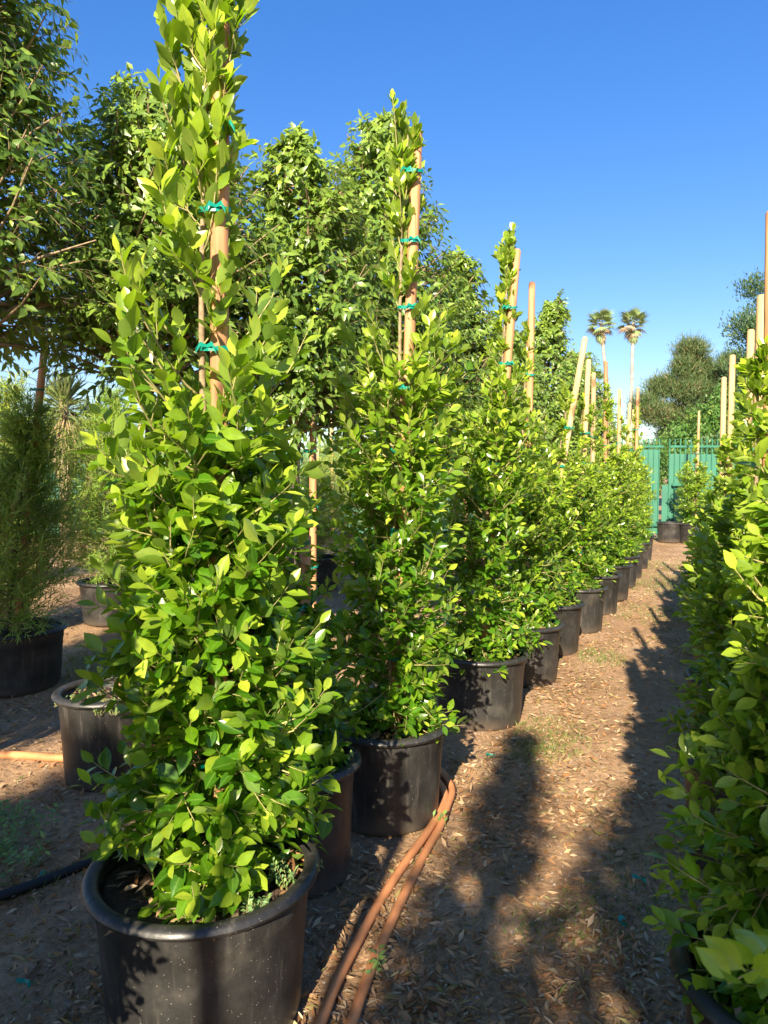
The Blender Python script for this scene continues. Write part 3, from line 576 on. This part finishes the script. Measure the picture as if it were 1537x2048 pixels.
feather((-2.88, 7.85), 'feathery shrub with a pot half in sun, its stake in front of the white sign', 303, 2.5, [(.4, .3), (.7, .45), (1.3, .45), (1.75, .38), (1.95, .25), (2.2, .16), (2.5, .1)], (.05, .03, 2.4), r=.37, n=(280, 8, 12))
FS = feather((-5.5, 9.7), 'feathery shrub between the yucca and the left edge, lower than its neighbours', 304, 1.9, [(.4, .4), (.8, .55), (1.3, .5), (1.9, .15)], (.05, .03, 2.2), r=.36, n=(150, 7, 11), pale=True, ywf=(.2, 2.2))
feather((-.95, 10.0), 'yellow green feathery shrub glimpsed between the first two ficus columns', 305, 1.75, [(.4, .4), (.7, .5), (1.2, .5), (1.75, .15)], (.05, .03, 1.9), r=.36, n=(170, 7, 11), pale=True, ywf=(.0, 1.5))
feather((-3.7, 10.8), 'feathery shrub with a thin stake between the yucca and the white sign', 306, 2.0, [(.4, .4), (.8, .55), (1.3, .55), (1.7, .4), (2.0, .15)], (.15, .03, 2.3), r=.36, n=(170, 7, 11), pale=True, ywf=(.5, 2.4))
feather((-2.0, 11.5), 'feathery shrub standing by the green fence behind the nearest ficus', 307, 1.9, [(.4, .45), (.8, .6), (1.3, .55), (1.9, .15)], (.05, .03, 2.1), r=.36, n=(150, 7, 11), pale=True, ywf=(.2, 2.2))
for i, (x_, y_, rz_, s_, lb) in enumerate([(.2, 12.6, 1., 1.1, 'feathery shrub low behind the gap between the first two ficus columns'), (-.9, 13.5, 2., 1.2, 'feathery shrub nearest the fence behind the first ficus column'),
        (1.3, 13.2, 3., 1.15, 'feathery shrub behind the second ficus column'), (2.3, 14.6, 4., 1.1, 'feathery shrub behind the third ficus column')]):
    c = copy_tree(FS, (x_, y_, 0), lb, 'feathery shrubs in black pots at the left', rz_, s_)
# ------------------------------------------------------------------ other pots
gp = empty('nursery_pot', (-1.44, 3.82, 0), 'grey rimmed tapering pot of tiny weeds left of the nearest ficus', 'pot'); make_pot(gp, .262, .46, seed=8); litter_in_pot(gp, .25, .46, 5, 60)
ficus('potted_ficus', (-.33, 2.86), 'slim short ficus in the narrow wet pot between the first and second ficus', None, 140, H=1.55, stake_top=(.02, .03, 1.35), stake_base=(.0, .03),
      prof=[(.4, .17), (.6, .26), (.9, .27), (1.3, .22), (1.55, .12)], r=.225, h=.47, T=T_MID, nb=95, ntw=5, nl=7, Lr=(.05, .08), singles=150, litter=False, zwide=1.6, sy=(3, 4))
def weed(name, loc, label, seed, n, rad, h, Lr, wf=(.4, .6), m='weed', grp=None, nl=9, young=(0, .4)):
    rng = np.random.default_rng(seed); root = empty(name, loc, label, 'weed', grp); TW = []; P = []; D = []; L = []; 
    for i in range(n):
        a = rng.uniform(0, 2 * PI); q = rad * math.sqrt(rng.random()); s0 = np.array([q * math.cos(a), q * math.sin(a), 0]); d = nz(np.array([rng.normal(0, .6), rng.normal(0, .6), 1.])); l = h * rng.uniform(.6, 1.2)
        TW.append([s0, s0 + d * l * .5, s0 + d * l])
        sidev = nz(np.cross(d, rng.normal(0, 1, 3)))
        for j in range(nl):
            t = .2 + .8 * j / (nl - 1); P.append(s0 + d * l * t); D.append(nz(d * .5 + sidev * (1 if j % 2 else -1))); L.append(rng.uniform(*Lr))
    P = np.array(P); D = np.array(D); L = np.array(L); k = len(P)
    link('leaves', leaves_mesh(name, P, D, nz(np.array([0, -.3, 1.]) + rng.normal(0, .3, (k, 3))), L, L * rng.uniform(*wf, k), np.full(k, .1), rng.random(k), rng.uniform(*young, k), T_LOW, M[m]), root, 'stuff')
    link('stems', tubes_mesh('stems', np.array(TW), np.full(n, .0014), np.full(n, .0007), M['twig']), root, 'stuff')
    return root
weed('weed', (-.36, 1.97, .385), 'grey green feathery weed on the right of the soil in the nearest pot', 1, 9, .06, .09, (.012, .02), nl=13)
weed('weed', (-.29, 2.10, .385), 'taller grey green weed near the back rim of the nearest pot', 2, 7, .05, .11, (.012, .02), nl=13)
weed('weed', (-.48, 1.88, .385), 'tiny bright seedlings at the front of the soil in the nearest pot', 3, 16, .09, .03, (.006, .012), nl=5, young=(.2, .6))
weed('weed', (-.22, 2.82, .42), 'bright yellow green weed in the narrow wet pot', 4, 8, .05, .10, (.018, .03), nl=9, young=(.5, 1.))
weed('weed', (-1.50, 3.78, .41), 'carpet of tiny pale weeds on the soil of the grey rimmed pot', 5, 90, .2, .035, (.008, .016), nl=5, young=(0, .4))
weed('weed', (-1.36, 3.6, .41), 'pale weeds trailing over the rim of the grey pot', 6, 25, .07, .05, (.01, .018), nl=7)
weed('weed', (-.02, 2.28, 0.), 'small broad leaved seedling between hoses and narrow pot', 7, 4, .02, .05, (.03, .045), nl=4, young=(.2, .5))
weed('weed', (.27, 3.24, 0.), 'small seedling beside the foot of the second pot', 8, 3, .015, .06, (.03, .045), nl=4, young=(.2, .5))
weed('weed', (-1.68, 3.0, 0.), 'dark leafy weed patch on the ground at the left edge', 9, 90, .3, .13, (.02, .04), nl=8)
# ------------------------------------------------------------------ hoses
def smooth_path(pts, n=90):
    pts = np.array(pts, float); k = len(pts); t = np.linspace(0, k - 1, n); out = []
    for q in t:
        i = min(int(q), k - 2); f = q - i; p0 = pts[max(i - 1, 0)]; p1 = pts[i]; p2 = pts[i + 1]; p3 = pts[min(i + 2, k - 1)]
        out.append(.5 * ((2 * p1) + (-p0 + p2) * f + (2 * p0 - 5 * p1 + 4 * p2 - p3) * f * f + (-p0 + 3 * p1 - 3 * p2 + p3) * f ** 3))
    return np.array(out)
H_ = .016
P = smooth_path([(-.36, 1.3, H_), (-.26, 1.75, H_), (-.18, 2.06, H_), (-.14, 2.24, H_), (-.03, 2.6, H_), (.08, 2.9, H_), (.19, 3.16, H_ + .005), (.26, 3.36, .02), (.30, 3.55, .02), (.25, 3.8, H_)])
tag(MB().tube(P, .0175, 10).build('hose', M['hose']), 'orange garden hose, left strand of the pair running to the second pot', 'hose', 'orange hoses')
P = smooth_path([(-.25, 1.3, H_), (-.15, 1.75, H_), (-.09, 2.06, H_), (-.02, 2.36, H_), (.08, 2.7, H_), (.18, 3.02, H_), (.25, 3.22, H_), (.30, 3.42, H_), (.34, 3.62, H_), (.30, 3.85, H_)])
tag(MB().tube(P, .0175, 10).build('hose', M['hose']), 'orange garden hose, right strand curving round the foot of the second pot', 'hose', 'orange hoses')
P = smooth_path([(-3.5, 4.05, .022), (-2.2, 4.05, .022), (-1.75, 4.0, .022), (-1.2, 4.05, .022), (-.8, 4.3, .022)])
tag(MB().tube(P, .022, 10).build('pipe', M['hose']), 'straight orange pipe lying left of the grey rimmed pot', 'pipe')
P = smooth_path([(-2.6, 2.1, .02), (-1.75, 2.45, .02), (-1.42, 2.68, .02), (-1.15, 2.95, .02), (-.95, 3.15, .02), (-.6, 3.4, .02)])
tag(MB().tube(P, .02, 10).build('hose', M['blackhose']), 'black irrigation hose on the ground at the lower left', 'hose')
# ------------------------------------------------------------------ leaf litter, pebbles, grass
rng = np.random.default_rng(7)
def fieldn(x, y): return .5 + .25 * (np.sin(3.1 * x + 1.3 * y) * np.cos(2.2 * y - 1.9 * x) + np.sin(7.3 * x - 2 * y + 1) * np.sin(5.1 * y + 3 * x)) + .15 * np.sin(13 * x + 4) * np.sin(11 * y)
n = 290000; y = 1.0 + 17 * rng.random(n) ** 2.1; x = rng.uniform(-1, 1, n) * (1.2 + y * .62) + .05 * y
row = .5 * np.exp(-((x - (-.55 + (y - 2.1) * .44) - .45) / .35) ** 2)      # leaves gather near the pots
keep = rng.random(n) < np.clip((fieldn(x, y) - .3) * 1.4 + row, .16, 1); x, y = x[keep], y[keep]; n = len(x)
th = rng.uniform(0, 2 * PI, n); L = rng.uniform(.018, .052, n); P = np.stack([x, y, gz(x, y) + rng.uniform(.002, .014, n)], -1)
D = np.stack([np.cos(th), np.sin(th), rng.normal(.08, .22, n)], -1); Nn = nz(np.array([0, 0, 1.]) + rng.normal(0, .65, (n, 3)))
W = L * rng.uniform(.12, .4, n); cu = rng.uniform(-.4, .9, n); yo = np.where(rng.random(n) < .04, .7, 0.)
d = np.hypot(P[:, 0] - .25, P[:, 1]) / L; infr = (np.abs(P[:, 0] / P[:, 1]) < .51) & (P[:, 1] > 1.8) & (P[:, 0] > -.2)
big = np.zeros(n, bool); big[np.argsort(np.where(infr, d, 1e9))[:300]] = True
tag(link('leaf_litter', leaves_mesh('leaf_litter', *[a[~big] for a in (P, D, Nn, L, W, cu, rng.random(n), yo)], T_LOW, M['litter'])), 'dry brown leaves scattered over the dirt path', 'leaf litter', kind='stuff')
X, Y, Z = leaf_frames(D[big], Nn[big]); Pb, Lb, Wb, cb_ = P[big], L[big], W[big], cu[big]
for i in range(len(Pb)):
    o = bpy.data.objects.new('fallen_leaf', single_leaf(T_MID, 'dry_leaf', M['litter'], float(round(cb_[i] / .2) * .2), 0.)); COL.objects.link(o); o.parent = ground
    m_ = Matrix.Identity(4)
    for r in range(3): m_[r][0] = X[i, r] * Lb[i]; m_[r][1] = Y[i, r] * Wb[i]; m_[r][2] = Z[i, r] * Lb[i]; m_[r][3] = Pb[i, r]
    o.matrix_basis = m_
n = 9000; y = 1.2 + 10 * rng.random(n) ** 1.6; x = rng.uniform(-1, 1, n) * (1 + y * .6); s = rng.uniform(.002, .007, n) * rng.choice([1, 1, 1, 1.6], n)
oct_ = np.array([(1, 0, 0), (0, 1, 0), (-1, 0, 0), (0, -1, 0), (0, 0, .7), (0, 0, -.7)]); of = np.array([(0, 1, 4, -1), (1, 2, 4, -1), (2, 3, 4, -1), (3, 0, 4, -1)])
V = np.stack([x, y, gz(x, y)], -1)[:, None] + oct_[None] * s[:, None, None] * rng.uniform(.7, 1.3, (n, 6, 1)); F = np.where(of[None] >= 0, of[None] + (np.arange(n) * 6)[:, None, None], -1).reshape(-1, 4)
tag(link('pebbles', raw_mesh('pebbles', V.reshape(-1, 3), F, M['stone'], smooth=False)), 'tiny stones scattered in the dirt', 'pebbles', kind='stuff')
def grass(areas, label, seed, nm='grass'):
    r_ = np.random.default_rng(seed); PP = []
    for (cx, cy, rx, ry, n_, hh) in areas:
        a = r_.uniform(0, 2 * PI, n_); q = r_.random(n_) ** .6; PP.append(np.stack([cx + rx * q * np.cos(a), cy + ry * q * np.sin(a), r_.uniform(.5, 1.2, n_) * hh], -1))
    PP = np.concatenate(PP); k = len(PP); hh = PP[:, 2].copy(); PP[:, 2] = gz(PP[:, 0], PP[:, 1]) - .003
    D_ = nz(np.stack([r_.normal(0, .6, k), r_.normal(0, .6, k), np.ones(k)], -1))
    tag(link(nm, leaves_mesh(nm, PP, D_, r_.normal(0, 1, (k, 3)), hh, np.full(k, .005), r_.uniform(.1, .6, k), r_.random(k), r_.uniform(0, .5, k), T_STRIP, M['grass'])), label, 'grass', kind='stuff')
grass([(1.0, 4.35, .22, .35, 420, .05), (.85, 4.1, .15, .2, 200, .05)], 'yellowing grass tuft on the path beside the third pot', 1)
grass([(4.2, 10.2, .9, 1.3, 1800, .07), (1.85, 6.2, .2, .3, 250, .06), (3., 8.2, .5, .6, 500, .05), (4.6, 12.5, .9, 1., 800, .06)], 'thin green grass on the far part of the path', 2)
grass([(.95, 2.55, .35, .28, 900, .022), (1.15, 2.9, .25, .3, 500, .022), (.6, 2.5, .2, .15, 200, .03)], 'fine low green grass on the path near the second right hand pot', 3)
grass([(-2.2, 6.1, .5, .9, 1700, .06), (-1.6, 5.4, .6, .6, 1200, .05), (-1.6, 2.75, .35, .15, 300, .04), (-3., 4.6, .6, .3, 500, .04)], 'green grass between the pots at the left', 4)
for k, (x_, y_, lb) in enumerate([(.85, 2.52, 'scrap of green tie tape lying on the path near the right row'), (1.0, 2.75, 'green tape scrap on the path, above the other near the right row'), (-1.33, 2.83, 'green tape scrap on the ground at the left beside the black hose'),
                                  (-1.1, 2.2, 'green tape scrap in the shade left of the nearest pot'), (.62, 4.05, 'green tape scrap on the path beside the third pot')]):
    q = MB(); rr = random.Random(k); a = rr.uniform(0, 3); z0 = float(gz(x_, y_)) + .012
    pts = [(x_ + .012 * j * math.cos(a + j * .5), y_ + .012 * j * math.sin(a + j * .5), z0 + .006 * math.sin(j * 2)) for j in range(5)]
    q.add([p for pt in pts for p in (pt, (pt[0] - .006, pt[1] + .008, pt[2] + .01))], [(2 * j, 2 * j + 2, 2 * j + 3, 2 * j + 1) for j in range(4)])
    tag(q.build('tape_scrap', M['tie'], smooth=False), lb, 'tape', 'green tape scraps on the ground')
# ------------------------------------------------------------------ green fence and gate
FY = 17.9
def fence(x0, x1, label, cat, name, top=2.36, rail=2.2, bt=2.14, gap=None, brace=False):
    root = empty(name, (x0, FY, 0), label, cat); w_ = x1 - x0
    pm = MB().box((0, 0, top / 2), (.022, .022, top)).add([(-.014, -.014, top), (.014, -.014, top), (.014, .014, top), (-.014, .014, top), (0, 0, top + .035)], [(0, 1, 4), (1, 2, 4), (2, 3, 4), (3, 0, 4)]).mesh('picket', M['steel'], False)
    sp_ = .128; k = int(w_ / sp_)
    bm = MB().box((0, 0, bt / 2 + .04), (.122, .006, bt - .08)).mesh('metal_strip', M['sheet'], False)
    rr = random.Random(int(x0 * 10))
    for i in range(k + 1):
        o = link('picket', pm, root); o.location = (i * sp_, -.03, 0)
        if i < k and not (gap and gap[0] <= i <= gap[1]):
            o = link('board', bm, root); o.location = (i * sp_ + sp_ / 2, .0 + rr.uniform(-.003, .003), rr.uniform(-.006, .006))
    for z in (rail, .3, .12): MB().box((w_ / 2, -.062, z), (w_, .04, .05)).build('rail', M['steel'], root, smooth=False)
    if brace:
        MB().box((-.08, .0, .66), (.15, .012, 1.24)).build('lower_plate', M['sheet'], root, smooth=False)
        MB().box((.22, -.1, 1.28), (.34, .06, .05)).build('latch_bar', M['steel'], root, smooth=False)
        MB().box((.16, -.1, .62), (.1, .06, 1.15)).build('latch_post', M['steel'], root, smooth=False)
    return root
fence(-15., 6.72, 'long green metal fence running left from the end of the path', 'fence', 'metal_fence')
fence(6.88, 9.1, 'green metal gate behind the lone shrub, with a dark slot at its left edge', 'gate', 'metal_gate', bt=2.02, gap=(-1, -1), brace=True)
fence(9.16, 15, 'green metal fence right of the gate, behind the right row', 'fence', 'metal_fence')
# ------------------------------------------------------------------ far trees
def crowned(name, loc, label, cat, grp, seed, blobs, nleaf, T, m, Lr, wf, trunk, young=.15, dirmode='rand', K=14, csf=1.5):
    """blobs: (x,y,z,rx,ry,rz) lumps of leaf clumps"""
    rng = np.random.default_rng(seed); root = empty(name, (*loc, 0), label, cat, grp)
    for k, t in enumerate(trunk): MB().tube(smooth_path(t[0], 12), np.linspace(t[1], t[2], 12), 8).build('trunk' if k == 0 else 'limb', M['darkbark'], root)
    B = np.array(blobs, float); vol = B[:, 3] * B[:, 5]; ci = rng.choice(len(B), nleaf // K, p=vol / vol.sum())
    u = nz(rng.normal(0, 1, (len(ci), 3))) * (rng.random(len(ci)) ** .35)[:, None] * (1 + .25 * rng.normal(0, 1, len(ci)))[:, None] * .9
    C = B[ci, :3] + u * B[ci, 3:6]; li = np.repeat(np.arange(len(C)), K); n = len(li); cs = Lr[1] * csf
    P = C[li] + rng.normal(0, cs * .5, (n, 3)); out = nz(u)[li]
    if dirmode == 'up': D = nz(np.array([0, 0, .9]) + out * .6 + rng.normal(0, .4, (n, 3)))
    elif dirmode == 'down': D = nz(np.array([0, 0, -.6]) + out * .5 + rng.normal(0, .5, (n, 3)))
    else: D = nz(out + rng.normal(0, .7, (n, 3)))
    L = rng.uniform(*Lr, n); yo = np.repeat((rng.random(len(C)) < young) * rng.uniform(.4, 1, len(C)), K)
    link('crown', leaves_mesh('crown', P, D, nz(np.array([0, 0, .8]) + out + rng.normal(0, .5, (n, 3))), L, L * rng.uniform(*wf, n), np.full(n, .1), rng.random(n), yo, T, m), root, 'stuff')
    return root
rngp = np.random.default_rng(3)
pb = []
for (cx, cz, r_) in [(-.2, 5.9, .5), (.1, 6.7, .55), (.6, 6.1, .7), (-.9, 5.2, .6), (-.1, 5.0, .8), (.9, 5.1, .8), (-1.7, 4.5, .45), (-1.3, 4.0, .6), (-.4, 4.0, .8), (.6, 4.0, .9), (1.5, 5.6, .7), (1.7, 4.4, .9), (-1.9, 4.1, .35), (-.5, 3.1, .5), (-1.5, 2.3, .5), (1.2, 3., .8), (-.8, 2.2, .6), (1.9, 6.3, .35)]:
    pb.append((cx, rngp.uniform(-.6, .6), cz, r_ * .95, r_ * .8, r_ * .42))
crowned('pine_tree', (12.9, 32), 'olive pine with tiered ragged crown beyond the fence', 'tree', None, 401, pb, 100000, T_NEEDLE, M['pine'], (.16, .30), (.08, .14),
        [([(.3, 0, 0), (.25, 0, 2), (.1, 0, 4), (.1, 0, 6.4)], .2, .04), ([(.2, 0, 2.2), (-.8, 0, 3.6), (-1.7, 0, 4.2)], .09, .02), ([(.2, 0, 3), (1, 0, 4.2), (1.7, 0, 5.6)], .09, .02)], .22, 'up', 26, 1.25)
db = [(rngp.uniform(-.5, .8) + (.35 if z > 7 else 0), rngp.uniform(-.8, .8), z, r_, r_, r_ * .8) for z, r_ in [(8.4, .4), (8.1, .5), (7.8, .6), (7.5, .7), (7.2, .7), (6.6, .8), (6.2, .8), (5.6, .9), (5.2, 1.), (4.6, 1.), (4.2, 1.), (3.6, 1.), (3.2, 1.), (2.6, 1.), (6.9, .6), (5.9, .9), (2., 1.)]]
crowned('leafy_tree', (13.3, 26), 'tall dark green tree at the right edge behind the stakes', 'tree', None, 402, db, 44000, T_LOW, M['dark_tree'], (.1, .17), (.28, .4), [([(.2, 0, 0), (.3, 0, 3), (.4, 0, 8)], .16, .03)], .12, 'up')
gb = [(rngp.uniform(-1., 1.), rngp.uniform(-.8, .8), z, r_, r_, r_ * .8) for z, r_ in [(4.1, .4), (3.7, .6), (3.3, .8), (3.0, .8), (2.6, .9), (2.3, .9), (1.8, .9), (1.4, .9)]]
crowned('leafy_tree', (10.4, 24), 'bright green low tree right behind the gate, under the pine', 'tree', None, 403, gb, 16000, T_LOW, M['green_tree'], (.09, .15), (.35, .5), [([(0, 0, 0), (.1, 0, 1.5), (0, 0, 3.6)], .1, .03)], .2, 'down')
names_ = ['behind the fence at the far left', 'behind the fence left of the yucca', 'behind the fence under the white sign', 'behind the fence under the wires', 'behind the fence behind the nearest ficus', 'behind the fence right of the nearest ficus',
          'behind the fence behind the second ficus', 'behind the fence behind the third ficus', 'behind the fence under the far palms', 'behind the gate', 'behind the gate, right of its neighbour', 'behind the fence at the far right']
for i in range(12):
    x_ = -13 + i * 2.35; hh = [2.3, 2.5, 2.2, 2.4, 2.3, 2.5, 2.6, 2.4, 2.2, 2.6, 2.8, 2.9][i]
    bb = [(rngp.uniform(-1.1, 1.1), rngp.uniform(-.5, .5), rngp.uniform(.5, hh - .4), .7, .6, .45) for _ in range(7)]
    crowned('bush', (x_, 20.8 + (i % 3) * .5), 'green bush ' + names_[i], 'bush', 'bushes behind the green fence', 410 + i, bb, 4500, T_LOW, M['green_tree'] if i % 2 else M['dark_tree'], (.09, .15), (.35, .5), [([(0, 0, 0), (.05, 0, .8), (0, 0, hh - .4)], .05, .02)], .15)
# palms
def palm(loc, label, seed, H, leanx=0.):
    rng = np.random.default_rng(seed); root = empty('fan_palm', (*loc, 0), label, 'palm tree', 'tall fan palms on the horizon')
    MB().tube(smooth_path([(-leanx, 0, 0), (-leanx * .7, 0, H * .4), (-leanx * .2, 0, H * .8), (0, 0, H)], 24), np.linspace(.2, .12, 24) + .012 * (np.arange(24) % 2), 10).build('trunk', M['palmbark'], root)
    ms = []
    for yo in (0., .25, .8, 1.):
        P, D, Nn, L, W = [], [], [], [], []
        k = 17
        for j in range(k):
            a = (j - (k - 1) / 2) / (k - 1) * 3.9; P.append((.62, 0, 0)); D.append((math.cos(a), math.sin(a), -.12 * abs(a))); Nn.append((.15 * math.sin(a * 9), 0, 1)); L.append(.72 * (1 - .12 * abs(a))); W.append(.085)
        P.append((0, 0, 0)); D.append((1, 0, 0)); Nn.append((0, 0, 1)); L.append(.8); W.append(.06)
        k += 1
        ms.append(leaves_mesh('frond', np.array(P), np.array(D, float), np.array(Nn, float), np.array(L), np.array(W), np.full(k, .3), np.full(k, rng.random()), np.full(k, yo), T_LOW, M['palm']))
    n = 50
    for i in range(n):
        el = 1.35 - 2.75 * (i / n) ** .85 + rng.normal(0, .08); az = i * 2.399 + rng.normal(0, .2)
        yo = 0 if el > -.25 else (1 if el > -.2 and rng.random() < .3 else (2 if rng.random() < .6 else 3))
        if rng.random() < .3: yo = 1 if el > -.2 else 0
        o = link('frond', ms[yo], root); s_ = 1.3 * rng.uniform(.8, 1.05) * (1 if el > -.5 else .82)
        o.rotation_euler = (rng.normal(0, .25), -el, az); o.scale = (s_, s_, s_); o.location = (0, 0, H - (.0 if el > 0 else min(.9, -el * .7)))
    return root
palm((20.0, 69), 'far fan palm, the left one of the pair, with slightly curved trunk', 1, 15.3, -1.6)
palm((23.3, 70), 'far fan palm, the right one of the pair, with straight trunk', 2, 15.5, .1)
# yucca
def yucca(loc, heads, label):
    rng = np.random.default_rng(9); root = empty('yucca', (*loc, 0), label, 'yucca')
    for (dx, dy, zt, zl, ng, nd, sc) in heads:
        MB().tube([(dx * .4, 0, 0), (dx * .8, dy, zt * .5), (dx, dy, zt)], [.13, .11, .08], 9).build('trunk', M['bark'], root)
        def swords(n_, el0, el1, z0, z1, yo, Ls, singles):
            el = rng.uniform(el0, el1, n_); az = rng.uniform(0, 2 * PI, n_); z = z0 + (z1 - z0) * (el - el0) / (el1 - el0) + rng.normal(0, .04, n_)
            D_ = np.stack([np.cos(az) * np.cos(el), np.sin(az) * np.cos(el), np.sin(el)], -1); P_ = np.stack([dx + .07 * np.cos(az), dy + .07 * np.sin(az), z], -1)
            Nn_ = np.stack([-np.cos(az) * np.sin(el), -np.sin(az) * np.sin(el), np.cos(el)], -1) + rng.normal(0, .25, (n_, 3)); L_ = rng.uniform(.75, 1.1, n_) * Ls
            a_ = (P_, D_, Nn_, L_, np.full(n_, .038) * sc, rng.uniform(.0, .25, n_)); yy = np.clip(yo + rng.normal(0, .12, n_), 0, 1)
            leaf_objects(root, *[q[:singles] for q in a_], yy[:singles], T_LOW, 'yucca_leaf', M['yucca'])
            link('foliage', leaves_mesh('sword_leaves', *[q[singles:] for q in a_], rng.random(n_ - singles), yy[singles:], T_LOW, M['yucca']), root, 'stuff')
        swords(ng, -.5, 1.5, zt - .35, zt + .05, .1, .46 * sc, 75)
        swords(nd, -1.5, -.6, zl, zt - .3, .9, .5 * sc, 75)
yucca((-5.85, 13.6), [(0, 0, 2.95, 1.75, 260, 420, 1.15), (.42, .3, 2.55, 2.1, 200, 160, .9)], 'two headed yucca with a skirt of dead straw leaves behind the left shrubs')
# white sign on posts, wires
sg = empty('blank_sign', (-21.0, 58, 0), 'blank white box sign on a post, far beyond the left shrubs', 'sign')
MB().box((0, 0, 5.35), (1.65, .35, .95)).build('panel', M['white'], sg, smooth=False); MB().tube([(0, 0.25, 0), (0, .25, 5)], .12, 8).build('post', M['wire'], sg)
MB().box((0, -.18, 5.87), (1.75, .45, .06)).build('cap', M['white'], sg, smooth=False)
for k, (za, zb_) in enumerate([(9.3, 5.9), (8.9, 5.5), (8.6, 5.15)]):
    a = np.array((-26., 38, za)); b_ = np.array((-11, 41, zb_)); t = np.linspace(0, 1, 24)[:, None]; P = a + (b_ - a) * t; P[:, 2] -= (.7 * 4 * t * (1 - t))[:, 0]
    tag(MB().tube(P, .016, 5).build('power_line', M['wire']), ['topmost', 'middle', 'lowest'][k] + ' of the three overhead wires at the left', 'power line', 'overhead wires')
